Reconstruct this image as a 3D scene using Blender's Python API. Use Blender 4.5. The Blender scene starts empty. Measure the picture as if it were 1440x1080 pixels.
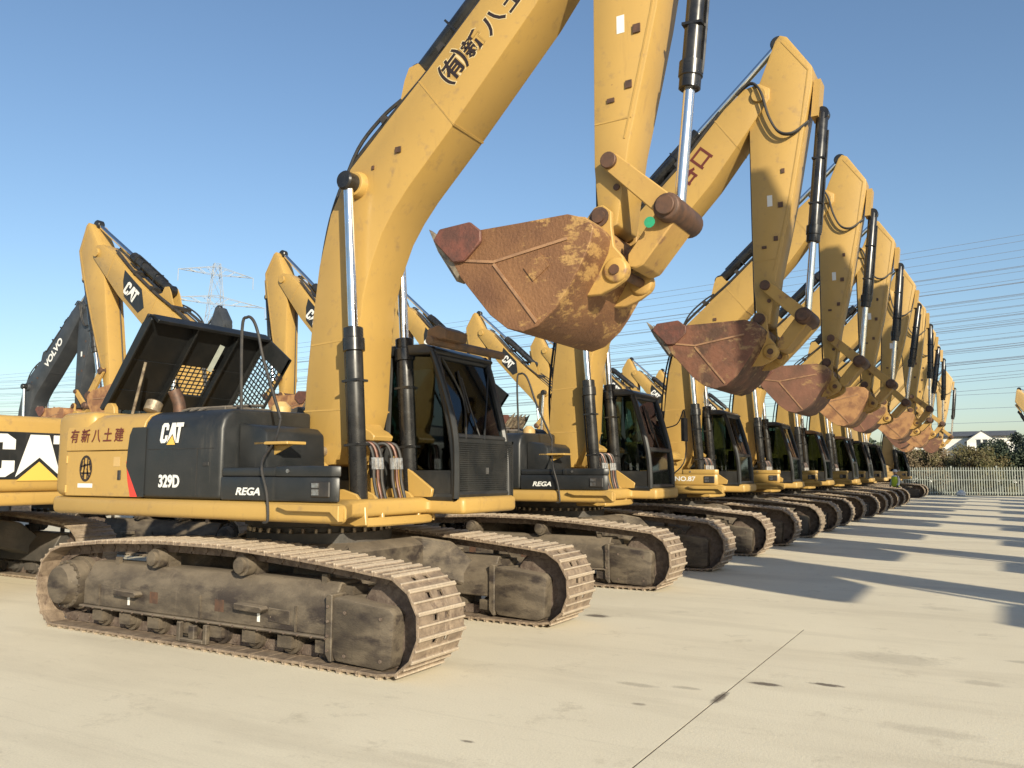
import bpy, bmesh, math, random
from mathutils import Vector, Matrix
R = math.radians
random.seed(7)
sc = bpy.context.scene
col = sc.collection

# ------------------------------------------------------------------ camera, sky, sun, exposure
cam_d = bpy.data.cameras.new('camera'); cam = bpy.data.objects.new('camera', cam_d); col.objects.link(cam)
cam.location = (0, 0, 1.64)
cam.rotation_euler = (R(90) + math.atan(124 / 1161.), 0, R(30.4))
cam_d.sensor_width = 36; cam_d.lens = 36 * 1161. / 1440
cam_d.clip_start = 0.05; cam_d.clip_end = 5000
sc.camera = cam

SUN_EL = R(20.0)
SUN_H = Vector((0.788, -0.615))                 # horizontal direction towards the sun
world = bpy.data.worlds.new('World'); sc.world = world; world.use_nodes = True
wn = world.node_tree.nodes; wl = world.node_tree.links
bg = wn['Background']
sky = wn.new('ShaderNodeTexSky'); sky.sky_type = 'NISHITA'; sky.sun_disc = False
sky.sun_elevation = SUN_EL; sky.sun_rotation = math.atan2(SUN_H.x, SUN_H.y)
sky.air_density = 1.1; sky.dust_density = 0.9; sky.ozone_density = 3.0
wl.new(sky.outputs[0], bg.inputs[0]); bg.inputs[1].default_value = 0.102
sun_d = bpy.data.lights.new('sun', 'SUN'); sun = bpy.data.objects.new('sun', sun_d); col.objects.link(sun)
sun_d.energy = 5.0; sun_d.angle = R(0.6); sun_d.color = (1.0, 0.90, 0.70)
sd = Vector((SUN_H.x * math.cos(SUN_EL), SUN_H.y * math.cos(SUN_EL), math.sin(SUN_EL)))
sun.rotation_euler = sd.to_track_quat('Z', 'Y').to_euler()
sun.location = (20, -20, 30)
vs = sc.view_settings
vs.view_transform = 'Standard'; vs.look = 'None'; vs.gamma = 1; vs.use_curve_mapping = False
vs.exposure = 0.64

# ------------------------------------------------------------------ materials
MATS = {}
def nodes_mat(name):
    m = bpy.data.materials.new(name); m.use_nodes = True
    nt = m.node_tree
    return m, nt, nt.nodes['Principled BSDF']
def mat(name, c1, c2=None, rough=0.5, metal=0.0, scale=3.0, lo=0.4, hi=0.65, bump=0.0, bscale=40, detail=6,
        c3=None, s3=1.0, lo3=0.5, hi3=0.7, coat=0.0, rvar=0.0, stretch=None, dust=0.0):
    if name in MATS: return MATS[name]
    m, nt, b = nodes_mat(name)
    N, L = nt.nodes, nt.links
    b.inputs['Roughness'].default_value = rough; b.inputs['Metallic'].default_value = metal
    b.inputs['Coat Weight'].default_value = coat; b.inputs['Coat Roughness'].default_value = 0.25
    tc = N.new('ShaderNodeTexCoord')
    oi = N.new('ShaderNodeObjectInfo')
    add = N.new('ShaderNodeVectorMath'); add.operation = 'ADD'
    mulr = N.new('ShaderNodeMath'); mulr.operation = 'MULTIPLY'; mulr.inputs[1].default_value = 37.0
    L.new(oi.outputs['Random'], mulr.inputs[0])
    L.new(tc.outputs['Object'], add.inputs[0]); L.new(mulr.outputs[0], add.inputs[1])
    vec = add.outputs[0]
    if stretch:
        mp = N.new('ShaderNodeMapping'); mp.inputs['Scale'].default_value = stretch
        L.new(vec, mp.inputs[0]); vec = mp.outputs[0]
    def noise(sc_, det, l, h):
        n = N.new('ShaderNodeTexNoise'); n.inputs['Scale'].default_value = sc_; n.inputs['Detail'].default_value = det
        n.inputs['Roughness'].default_value = 0.6
        L.new(vec, n.inputs['Vector'])
        r = N.new('ShaderNodeMapRange'); r.inputs[1].default_value = l; r.inputs[2].default_value = h
        L.new(n.outputs['Fac'], r.inputs[0])
        return n, r
    col_out = None
    if c2 is not None:
        n1, r1 = noise(scale, detail, lo, hi)
        mx = N.new('ShaderNodeMix'); mx.data_type = 'RGBA'
        mx.inputs[6].default_value = (*c1, 1); mx.inputs[7].default_value = (*c2, 1)
        L.new(r1.outputs[0], mx.inputs[0]); col_out = mx.outputs[2]
        if c3 is not None:
            n3, r3 = noise(s3, 8, lo3, hi3)
            m3 = N.new('ShaderNodeMix'); m3.data_type = 'RGBA'
            L.new(col_out, m3.inputs[6]); m3.inputs[7].default_value = (*c3, 1)
            L.new(r3.outputs[0], m3.inputs[0]); col_out = m3.outputs[2]
        if dust > 0:      # dust settled on upward faces
            g = N.new('ShaderNodeNewGeometry'); sx = N.new('ShaderNodeSeparateXYZ'); L.new(g.outputs['Normal'], sx.inputs[0])
            rr = N.new('ShaderNodeMapRange'); rr.inputs[1].default_value = 0.2; rr.inputs[2].default_value = 0.95; rr.inputs[4].default_value = dust
            L.new(sx.outputs[2], rr.inputs[0])
            m4 = N.new('ShaderNodeMix'); m4.data_type = 'RGBA'
            L.new(rr.outputs[0], m4.inputs[0]); L.new(col_out, m4.inputs[6]); m4.inputs[7].default_value = (0.33, 0.27, 0.20, 1)
            col_out = m4.outputs[2]
        L.new(col_out, b.inputs['Base Color'])
        if rvar:
            rv = N.new('ShaderNodeMapRange'); rv.inputs[3].default_value = rough; rv.inputs[4].default_value = rough + rvar
            L.new(r1.outputs[0], rv.inputs[0]); L.new(rv.outputs[0], b.inputs['Roughness'])
    else:
        b.inputs['Base Color'].default_value = (*c1, 1)
    if bump:
        n2 = N.new('ShaderNodeTexNoise'); n2.inputs['Scale'].default_value = bscale; n2.inputs['Detail'].default_value = 6
        L.new(vec, n2.inputs['Vector'])
        bp = N.new('ShaderNodeBump'); bp.inputs['Strength'].default_value = bump; bp.inputs['Distance'].default_value = 0.02
        L.new(n2.outputs['Fac'], bp.inputs['Height']); L.new(bp.outputs[0], b.inputs['Normal'])
    MATS[name] = m
    return m
def glass(name, tint, refl=0.06):
    m = bpy.data.materials.new(name); m.use_nodes = True; nt = m.node_tree; N, L = nt.nodes, nt.links
    N.clear(); out = N.new('ShaderNodeOutputMaterial'); mix = N.new('ShaderNodeMixShader')
    t = N.new('ShaderNodeBsdfTransparent'); t.inputs[0].default_value = (*tint, 1)
    g = N.new('ShaderNodeBsdfGlossy'); g.inputs['Roughness'].default_value = 0.03; g.inputs[0].default_value = (0.9, 0.95, 1, 1)
    f = N.new('ShaderNodeFresnel'); f.inputs[0].default_value = 1.52
    L.new(f.outputs[0], mix.inputs[0]); L.new(t.outputs[0], mix.inputs[1]); L.new(g.outputs[0], mix.inputs[2])
    L.new(mix.outputs[0], out.inputs[0]); MATS[name] = m; return m

YEL = (0.400, 0.252, 0.070)
mat('yellow', YEL, (0.350, 0.219, 0.062), rough=0.42, scale=1.3, lo=0.3, hi=0.75, c3=(0.24, 0.155, 0.07), s3=7, lo3=0.58, hi3=0.80, bump=0.04, bscale=6, coat=0.15, rvar=0.15)
mat('yellow_worn', YEL, (0.33, 0.195, 0.062), rough=0.5, scale=2.0, lo=0.35, hi=0.7, c3=(0.20, 0.11, 0.055), s3=5, lo3=0.58, hi3=0.68, bump=0.1, bscale=25, rvar=0.2)
mat('yellow_pale', (0.47, 0.32, 0.13), (0.41, 0.27, 0.11), rough=0.5, scale=1.5, c3=(0.3, 0.2, 0.1), s3=9, lo3=0.68, hi3=0.8, bump=0.05, bscale=8)
mat('black', (0.013, 0.0145, 0.0155), (0.024, 0.024, 0.024), rough=0.36, scale=4, lo=0.35, hi=0.8, bump=0.03, bscale=60, rvar=0.2)
mat('hood_black', (0.006, 0.007, 0.008), (0.012, 0.012, 0.012), rough=0.45, scale=4)
mat('black_gloss', (0.012, 0.012, 0.013), (0.03, 0.029, 0.027), rough=0.22, scale=5, lo=0.4, hi=0.8, rvar=0.25)
mat('cab_black', (0.014, 0.015, 0.016), (0.034, 0.033, 0.03), rough=0.35, scale=3, lo=0.4, hi=0.8, rvar=0.2)
mat('rubber', (0.016, 0.016, 0.017), (0.035, 0.03, 0.026), rough=0.6, scale=8)
mat('chrome', (0.82, 0.82, 0.83), (0.7, 0.69, 0.66), rough=0.16, metal=1.0, scale=6, rvar=0.1)
mat('steel_fitting', (0.5, 0.5, 0.5), (0.3, 0.27, 0.24), rough=0.35, metal=0.9, scale=30)
mat('brass', (0.11, 0.045, 0.028), (0.06, 0.028, 0.02), rough=0.4, metal=0.3, scale=20)
mat('shoe', (0.33, 0.265, 0.195), (0.19, 0.145, 0.105), rough=0.6, metal=0.15, scale=9, lo=0.35, hi=0.7, c3=(0.10, 0.065, 0.05), s3=22, lo3=0.6, hi3=0.75, bump=0.35, bscale=60)
mat('chain', (0.085, 0.06, 0.047), (0.15, 0.115, 0.09), rough=0.75, metal=0.2, scale=14, bump=0.4, bscale=50)
mat('frame_grey', (0.052, 0.040, 0.028), (0.105, 0.083, 0.058), rough=0.68, scale=5.0, lo=0.40, hi=0.62, c3=(0.022, 0.015, 0.012), s3=4.5, lo3=0.50, hi3=0.64, bump=0.3, bscale=60, dust=0.34, stretch=(0.6, 1, 1.5))
mat('frame_black', (0.035, 0.032, 0.028), (0.07, 0.06, 0.05), rough=0.65, scale=3, bump=0.2, bscale=30, dust=0.4)
mat('bucket_mud', (0.12, 0.055, 0.026), (0.20, 0.098, 0.042), rough=0.62, scale=2.2, lo=0.35, hi=0.7, bump=0.45, bscale=34)  # mud brown, with shade on the nearest bucket's lower left put into the colour
mat('bucket_rust', (0.155, 0.066, 0.038), (0.070, 0.036, 0.022), rough=0.66, scale=3, lo=0.4, hi=0.6, c3=(0.25, 0.16, 0.07), s3=3.4, lo3=0.57, hi3=0.66, bump=0.4, bscale=18)
mat('bucket_red', (0.175, 0.080, 0.050), (0.105, 0.054, 0.034), rough=0.6, scale=2, bump=0.2, bscale=20)
mat('bucket_ochre', (0.34, 0.18, 0.075), (0.19, 0.09, 0.045), rough=0.6, scale=3, lo=0.45, hi=0.6, bump=0.2, bscale=20)
mat('strip', (0.30, 0.17, 0.09), (0.18, 0.10, 0.06), rough=.5, scale=8)
mat('red_brown', (0.085, 0.038, 0.028), (0.145, 0.052, 0.036), rough=0.6, scale=8, bump=0.3, bscale=30)
mat('steel_worn', (0.33, 0.27, 0.19), (0.12, 0.09, 0.07), rough=0.5, metal=0.5, scale=9, bump=0.2)
mat('pin', (0.13, 0.07, 0.045), (0.07, 0.045, 0.035), rough=0.6, metal=0.4, scale=10)
mat('white', (0.62, 0.62, 0.60)); mat('tri_yellow', (0.62, 0.40, 0.08))
mat('red', (0.62, 0.045, 0.03), rough=0.4)
mat('tan_outline', (0.50, 0.40, 0.22)); mat('ink', (0.02, 0.012, 0.01)); mat('ink_brown', (0.10, 0.02, 0.012)); mat('green', (0.02, 0.28, 0.14), (0.03, 0.2, 0.1), scale=12)
mat('dark_grey', (0.026, 0.029, 0.034), (0.042, 0.045, 0.05), rough=0.45, scale=2, bump=0.05)
mat('seat', (0.03, 0.03, 0.033), rough=0.8)
mat('roof_brown', (0.20, 0.115, 0.06), (0.1, 0.07, 0.05), rough=0.6, scale=5)
glass('cab_glass', (0.27, 0.34, 0.32)); glass('cab_glass_clear', (0.42, 0.49, 0.46))
mat('galv', (0.34, 0.365, 0.325), (0.25, 0.27, 0.24), rough=0.5, metal=0.2, scale=2)
mat('wire', (0.16, 0.20, 0.27), rough=0.6); mat('lattice', (0.27, 0.30, 0.34), rough=0.6)

m_ = mat('shoe_near', (0.27, 0.205, 0.145), (0.13, 0.095, 0.068), rough=0.6, metal=0.1, scale=9, lo=0.35, hi=0.7, c3=(0.085, 0.055, 0.042), s3=16, lo3=0.55, hi3=0.72, bump=0.4, bscale=60)
def ridge_wear(m):      # the tops of the grouser bars are rubbed bright, whatever way the shoe faces
    N, L = m.node_tree.nodes, m.node_tree.links; b = N['Principled BSDF']
    src = b.inputs['Base Color'].links[0].from_socket
    tc = N.new('ShaderNodeTexCoord'); sx = N.new('ShaderNodeSeparateXYZ'); L.new(tc.outputs['Object'], sx.inputs[0])
    r = N.new('ShaderNodeMapRange'); r.inputs[1].default_value = .014; r.inputs[2].default_value = .026; r.inputs[4].default_value = .62
    L.new(sx.outputs[2], r.inputs[0]); x = N.new('ShaderNodeMix'); x.data_type = 'RGBA'; L.new(r.outputs[0], x.inputs[0])
    L.new(src, x.inputs[6]); x.inputs[7].default_value = (.50, .42, .32, 1); L.new(x.outputs[2], b.inputs['Base Color'])
ridge_wear(m_)
def chips(m, amount, colr=(0.13, 0.075, 0.04)):      # small chips and thin runs of grime, different on every machine
    N, L = m.node_tree.nodes, m.node_tree.links; b = N['Principled BSDF']
    src = b.inputs['Base Color'].links[0].from_socket
    tc = N.new('ShaderNodeTexCoord'); oi = N.new('ShaderNodeObjectInfo'); ml = N.new('ShaderNodeMath'); ml.operation = 'MULTIPLY'; ml.inputs[1].default_value = 91.
    ad = N.new('ShaderNodeVectorMath'); L.new(oi.outputs['Random'], ml.inputs[0]); L.new(tc.outputs['Object'], ad.inputs[0]); L.new(ml.outputs[0], ad.inputs[1])
    for scl, lo, hi, amt, st in ((16, .70, .73, amount, (1, 1, 1)), (3.2, .60, .80, amount * .55, (3.0, 3.0, .35)), (38, .74, .76, amount, (1, 1, 1))):
        mp = N.new('ShaderNodeMapping'); mp.inputs['Scale'].default_value = st; L.new(ad.outputs[0], mp.inputs[0])
        n = N.new('ShaderNodeTexNoise'); n.inputs['Scale'].default_value = scl; n.inputs['Detail'].default_value = 5; n.inputs['Roughness'].default_value = .7; L.new(mp.outputs[0], n.inputs['Vector'])
        r = N.new('ShaderNodeMapRange'); r.inputs[1].default_value = lo; r.inputs[2].default_value = hi; r.inputs[4].default_value = amt; L.new(n.outputs['Fac'], r.inputs[0])
        x = N.new('ShaderNodeMix'); x.data_type = 'RGBA'; L.new(r.outputs[0], x.inputs[0]); L.new(src, x.inputs[6]); x.inputs[7].default_value = (*colr, 1); src = x.outputs[2]
    L.new(src, b.inputs['Base Color'])
def worn_paint_shade(m, colr, x0, x1, scl=4.5):      # worn paint over rust; the nearest bucket's browner digging end paints in shade
    N, L = m.node_tree.nodes, m.node_tree.links; b = N['Principled BSDF']; src = b.inputs['Base Color'].links[0].from_socket
    tc = N.new('ShaderNodeTexCoord'); sx = N.new('ShaderNodeSeparateXYZ'); L.new(tc.outputs['Object'], sx.inputs[0])
    g = N.new('ShaderNodeMapRange'); g.inputs[1].default_value = x0; g.inputs[2].default_value = x1; g.inputs[3].default_value = -.14; g.inputs[4].default_value = .12
    L.new(sx.outputs[0], g.inputs[0])
    mp = N.new('ShaderNodeMapping'); mp.inputs['Rotation'].default_value = (0, R(40), 0); mp.inputs['Scale'].default_value = (1, 1, 2.2); L.new(tc.outputs['Object'], mp.inputs[0])
    n = N.new('ShaderNodeTexNoise'); n.inputs['Scale'].default_value = scl; n.inputs['Detail'].default_value = 9; n.inputs['Roughness'].default_value = .7; L.new(mp.outputs[0], n.inputs['Vector'])
    ad = N.new('ShaderNodeMath'); L.new(n.outputs['Fac'], ad.inputs[0]); L.new(g.outputs[0], ad.inputs[1])
    r = N.new('ShaderNodeMapRange'); r.inputs[1].default_value = .50; r.inputs[2].default_value = .58; L.new(ad.outputs[0], r.inputs[0])
    x = N.new('ShaderNodeMix'); x.data_type = 'RGBA'; L.new(r.outputs[0], x.inputs[0]); L.new(src, x.inputs[6]); x.inputs[7].default_value = (*colr, 1); L.new(x.outputs[2], b.inputs['Base Color'])
worn_paint_shade(MATS['bucket_mud'], (0.33, 0.195, 0.07), 2.7, 4.1)  # shade on this bucket's lower left put into the colour, along with rust
chips(MATS['yellow'], .65); chips(MATS['yellow_pale'], .5); chips(MATS['yellow_worn'], .9)
chips(MATS['bucket_mud'], .8, (0.06, 0.03, 0.02)); worn_paint_shade(MATS['bucket_red'], (.30, .18, .075), 2.9, 4.0, 3.5); worn_paint_shade(MATS['bucket_rust'], (.26, .16, .075), 3.0, 4.0, 6); chips(MATS['red_brown'], .8, (.25, .18, .12)); chips(MATS['bucket_rust'], .8, (0.30, 0.19, 0.09)); chips(MATS['frame_grey'], .6, (0.24, 0.19, 0.14))
chips(MATS['black'], .35, (0.16, 0.14, 0.11)); chips(MATS['cab_black'], .3, (0.14, 0.12, 0.09))

# ------------------------------------------------------------------ mesh builder
class MB:
    def __init__(s): s.v = []; s.f = []
    def add(s, vs_, fs):
        o = len(s.v); s.v += [tuple(v) for v in vs_]; s.f += [tuple(i + o for i in f) for f in fs]; return s
    def prism(s, poly, y0, y1, axis='y'):
        n = len(poly)
        def P(a, b, t):
            return (a, t, b) if axis == 'y' else ((a, b, t) if axis == 'z' else (t, a, b))
        vs_ = [P(a, b, y0) for a, b in poly] + [P(a, b, y1) for a, b in poly]
        fs = [tuple(range(n)), tuple(range(2 * n - 1, n - 1, -1))] + [(i, i + n, (i + 1) % n + n, (i + 1) % n) for i in range(n)]
        return s.add(vs_, fs)
    def box(s, x0, x1, y0, y1, z0, z1):
        return s.prism([(x0, z0), (x1, z0), (x1, z1), (x0, z1)], y0, y1)
    def obox(s, c, ux, uy, uz):      # oriented box: centre + three half vectors
        c = Vector(c); ux = Vector(ux); uy = Vector(uy); uz = Vector(uz)
        vs_ = [c + a * ux + b * uy + d * uz for a in (-1, 1) for b in (-1, 1) for d in (-1, 1)]
        return s.add(vs_, [(0, 1, 3, 2), (4, 6, 7, 5), (0, 4, 5, 1), (2, 3, 7, 6), (0, 2, 6, 4), (1, 5, 7, 3)])
    def cone(s, p0, p1, r0, r1=None, n=16, caps=True):
        r1 = r0 if r1 is None else r1
        p0 = Vector(p0); p1 = Vector(p1); d = (p1 - p0).normalized()
        a = d.orthogonal().normalized(); b = d.cross(a)
        vs_ = []
        for p, r in ((p0, r0), (p1, r1)):
            for i in range(n):
                t = 2 * math.pi * i / n; vs_.append(p + r * (math.cos(t) * a + math.sin(t) * b))
        fs = [(i, (i + 1) % n, (i + 1) % n + n, i + n) for i in range(n)]
        if caps: fs += [tuple(range(n - 1, -1, -1)), tuple(range(n, 2 * n))]
        return s.add(vs_, fs)
    def lathe(s, p0, d, prof, n=20):      # prof: (distance along d, radius)
        p0 = Vector(p0); d = Vector(d).normalized(); a = d.orthogonal().normalized(); b = d.cross(a)
        vs_ = []; m = len(prof)
        for t, r in prof:
            for i in range(n):
                q = 2 * math.pi * i / n; vs_.append(p0 + d * t + max(r, 1e-4) * (math.cos(q) * a + math.sin(q) * b))
        fs = [(j * n + i, j * n + (i + 1) % n, (j + 1) * n + (i + 1) % n, (j + 1) * n + i) for j in range(m - 1) for i in range(n)]
        fs += [tuple(range(n - 1, -1, -1)), tuple(range((m - 1) * n, m * n))]
        return s.add(vs_, fs)
    def tube(s, pts, r, n=8, smooth=True):
        pts = [Vector(p) for p in pts]
        if smooth and len(pts) > 2:
            q = []
            P = [pts[0]] + pts + [pts[-1]]
            for i in range(1, len(P) - 2):
                for k in range(5):
                    t = k / 5.0; a, b, c, d = P[i - 1], P[i], P[i + 1], P[i + 2]
                    q.append(0.5 * ((2 * b) + (c - a) * t + (2 * a - 5 * b + 4 * c - d) * t * t + (3 * b - a - 3 * c + d) * t ** 3))
            q.append(pts[-1]); pts = q
        vs_ = []; ref = None
        for i, p in enumerate(pts):
            d = (pts[min(i + 1, len(pts) - 1)] - pts[max(i - 1, 0)]).normalized()
            if ref is None: ref = d.orthogonal().normalized()
            a = (ref - d * ref.dot(d)).normalized(); ref = a; b = d.cross(a)
            for k in range(n):
                t = 2 * math.pi * k / n; vs_.append(p + r * (math.cos(t) * a + math.sin(t) * b))
        m = len(pts)
        fs = [(j * n + i, j * n + (i + 1) % n, (j + 1) * n + (i + 1) % n, (j + 1) * n + i) for j in range(m - 1) for i in range(n)]
        fs += [tuple(range(n - 1, -1, -1)), tuple(range((m - 1) * n, m * n))]
        return s.add(vs_, fs)
    def mesh(s, name, bevel=0.0, seg=1, ang=30):
        bm = bmesh.new()
        vv = [bm.verts.new(v) for v in s.v]
        for f in s.f:
            try: bm.faces.new([vv[i] for i in f])
            except ValueError: pass
        bmesh.ops.recalc_face_normals(bm, faces=bm.faces)
        if bevel:
            es = [e for e in bm.edges if len(e.link_faces) == 2 and e.calc_face_angle(0) > R(ang)]
            bmesh.ops.bevel(bm, geom=es, offset=bevel, segments=seg, affect='EDGES', clamp_overlap=True, profile=0.5)
        for f in bm.faces: f.smooth = True
        for e in bm.edges:
            if len(e.link_faces) != 2 or e.calc_face_angle(0) > R(32): e.smooth = False
        me = bpy.data.meshes.new(name); bm.to_mesh(me); bm.free(); return me
CACHE = {}
def put(name, me, m, parent=None, mw=None, label=None):
    o = bpy.data.objects.new(name, me); col.objects.link(o)
    if not me.materials: me.materials.append(MATS[m])
    if parent is not None: o.parent = parent
    if mw is not None: o.matrix_local = mw
    if label: o['label'] = label
    return o
def part(name, parent, m, key, fn, mw=None, bevel=0.0, seg=1, label=None, kind=None, ang=30):
    k = (key, m)
    if k not in CACHE:
        b = MB(); fn(b); CACHE[k] = b.mesh(name, bevel, seg, ang)
    o = put(name, CACHE[k], m, parent, mw, label)
    if kind: o['kind'] = kind
    return o
def thing(name, label, cat, loc=(0, 0, 0), rz=0, group=None):
    o = bpy.data.objects.new(name, None); col.objects.link(o); o.empty_display_size = 0.3
    o.location = loc; o.rotation_euler = (0, 0, rz); o['label'] = label; o['category'] = cat
    if group: o['group'] = group
    return o
def tag(o, label, cat, group=None, kind=None):
    if label: o['label'] = label
    if cat: o['category'] = cat
    if group: o['group'] = group
    if kind: o['kind'] = kind
    return o

# ------------------------------------------------------------------ lettering
def text_mesh(body, size, bold=0.0, shear=0.0, sx=1.0):
    k = ('text', body, size, bold, shear, sx)
    if k in CACHE: return CACHE[k].copy()
    c = bpy.data.curves.new('lettering', 'FONT'); c.body = body; c.size = size; c.offset = bold; c.shear = shear
    c.extrude = 0.0015; c.align_x = 'CENTER'; c.align_y = 'CENTER'; c.resolution_u = 4
    o = bpy.data.objects.new('lettering_tmp', c); col.objects.link(o)
    dg = bpy.context.evaluated_depsgraph_get(); dg.update()
    me = bpy.data.meshes.new_from_object(o.evaluated_get(dg))
    bpy.data.objects.remove(o); bpy.data.curves.remove(c)
    me.materials.clear()
    for v in me.vertices: v.co.x *= sx
    CACHE[k] = me
    return me.copy()
def frame3(o, U, V):
    U = Vector(U).normalized(); V = Vector(V).normalized(); N = U.cross(V)
    return Matrix(((U.x, V.x, N.x, o[0]), (U.y, V.y, N.y, o[1]), (U.z, V.z, N.z, o[2]), (0, 0, 0, 1)))
def lettering(parent, body, size, m, o, U, V, bold=0.0, shear=0.0, sx=1.0, name='lettering', pre=None):
    me = text_mesh(body, size, bold, shear, sx); me.transform(frame3(o, U, V)); me.name = name
    return put(name, me, m, parent)
def flat(parent, name, m, poly, o, U, V, th=0.003, label=None):      # a flat shape of thickness th on the plane (o, U, V)
    F = frame3(o, U, V); n = len(poly)
    b = MB()
    b.add([F @ Vector((x, y, 0)) for x, y in poly] + [F @ Vector((x, y, th)) for x, y in poly],
          [tuple(range(n - 1, -1, -1)), tuple(range(n, 2 * n))] + [(i, (i + 1) % n, (i + 1) % n + n, i + n) for i in range(n)])
    return put(name, b.mesh(name), m, parent, label=label)
def cat_logo(parent, h, o, U, V, shear=0.0, tri=True, wx=1.0, lift=0.003, wm='white', tm='tri_yellow'):
    C = [(0.13, 0), (0.45, 0), (0.58, 0.13), (0.58, 0.38), (0.39, 0.38), (0.39, 0.2), (0.21, 0.2), (0.21, 0.8), (0.39, 0.8), (0.39, 0.64), (0.58, 0.64), (0.58, 0.87), (0.45, 1), (0.13, 1), (0, 0.87), (0, 0.13)]
    A = [(0.60, 0), (0.80, 1), (1.10, 1), (1.32, 0), (0.96, 0.46)]
    T = [(1.17, 0.79), (1.17, 1), (1.75, 1), (1.75, 0.79), (1.56, 0.79), (1.56, 0), (1.36, 0), (1.36, 0.79)]
    sh = lambda L: [((x - 0.87 + (y - .5) * shear) * h * wx, (y - 0.5) * h) for x, y in L]
    F = frame3(o, U, V); N = Vector((F[0][2], F[1][2], F[2][2]))
    o2 = Vector(o) + N * lift
    for L in (C, A, T): flat(parent, 'letter', wm, sh(L), o2, U, V)
    if tri: flat(parent, 'triangle', tm, sh([(0.62, -0.09), (1.30, -0.09), (0.96, 0.36)]), o2, U, V)

# ------------------------------------------------------------------ excavator geometry, all in metres about the slewing centre
TRK = [(2.30, 0.0), (2.44, 0.07), (2.56, 0.22), (2.60, 0.42), (2.57, 0.58), (2.46, 0.74), (2.30, 0.83), (1.9, 0.87), (1.2, 0.93), (0.3, 0.985), (-0.6, 0.99),
       (-1.5, 0.955), (-2.2, 0.89), (-2.42, 0.82), (-2.58, 0.68), (-2.64, 0.48), (-2.60, 0.26), (-2.50, 0.09), (-2.36, 0.0)]
def track_samples():
    P = [Vector(p) for p in TRK]; P.append(P[0]); seg = [(P[i + 1] - P[i]).length for i in range(len(P) - 1)]
    L = sum(seg); n = int(round(L / 0.205)); out = []
    def at(s):
        s %= L
        for i, q in enumerate(seg):
            if s <= q: return P[i].lerp(P[i + 1], s / q)
            s -= q
        return P[0]
    for i in range(n):
        a = at(i * L / n + .06); b = at((i + 1) * L / n + .06); out.append((a, b))
    return out, L / n
SAMP, PITCH = track_samples()
HS = 0.32      # half the shoe width
SHOE = [(-.098, -.012), (-.098, .030), (-.082, .034), (-.074, .010), (-.012, .010), (-.006, .026), (.008, .026), (.014, .010), (.078, .010), (.083, .026), (.098, .030), (.104, -.004), (.104, -.012)]
def shoe_fn(b):
    for y0, y1 in ((-HS, -.115), (-.045, .045), (.115, HS)): b.prism(SHOE, y0, y1)
    for y0, y1 in ((-.115, -.045), (.045, .115)):
        b.prism([(-.098, -.012), (-.098, .030), (-.082, .034), (-.074, .010), (-.012, .010), (-.006, .026), (.008, .026), (.014, .010), (.024, .010), (.024, -.012)], y0, y1)
        b.prism([(.072, -.012), (.072, .010), (.078, .010), (.083, .026), (.098, .030), (.104, -.004), (.104, -.012)], y0, y1)
def shoe_mat(a, b):
    c = (a + b) / 2; t = (b - a).normalized(); n = Vector((t.y, -t.x))      # outward (path runs counter-clockwise)
    c = c - n * 0.034
    return Matrix(((t.x, 0, n.x, c.x), (0, 1, 0, 0), (t.y, 0, n.y, c.y), (0, 0, 0, 1)))
def chain_fn(b):
    for p, q in SAMP:
        M = shoe_mat(p, q)
        for y in (-.085, .085):
            c = M @ Vector((0, y, -.062)); ux = M.to_3x3() @ Vector((.094, 0, 0)); uz = M.to_3x3() @ Vector((0, 0, .045))
            b.obox(c, ux, (0, .024, 0), uz)
        c0 = M @ Vector((.1, -.12, -.062)); c1 = M @ Vector((.1, .12, -.062)); b.cone(c0, c1, .028, n=8)
def shoes_joined_fn(b):
    for p, q in SAMP:
        M = shoe_mat(p, q); o = len(b.v)
        b.prism(SHOE, -HS, HS)
        for i in range(o, len(b.v)): b.v[i] = tuple(M @ Vector(b.v[i]))
def disc_teeth(b, c, r0, r1, y0, y1, n):
    poly = []
    for i in range(n * 4):
        t = 2 * math.pi * i / (n * 4); r = r1 if i % 4 in (0, 1) else r0
        poly.append((c[0] + r * math.cos(t), c[1] + r * math.sin(t)))
    b.prism(poly, y0, y1)
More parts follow.
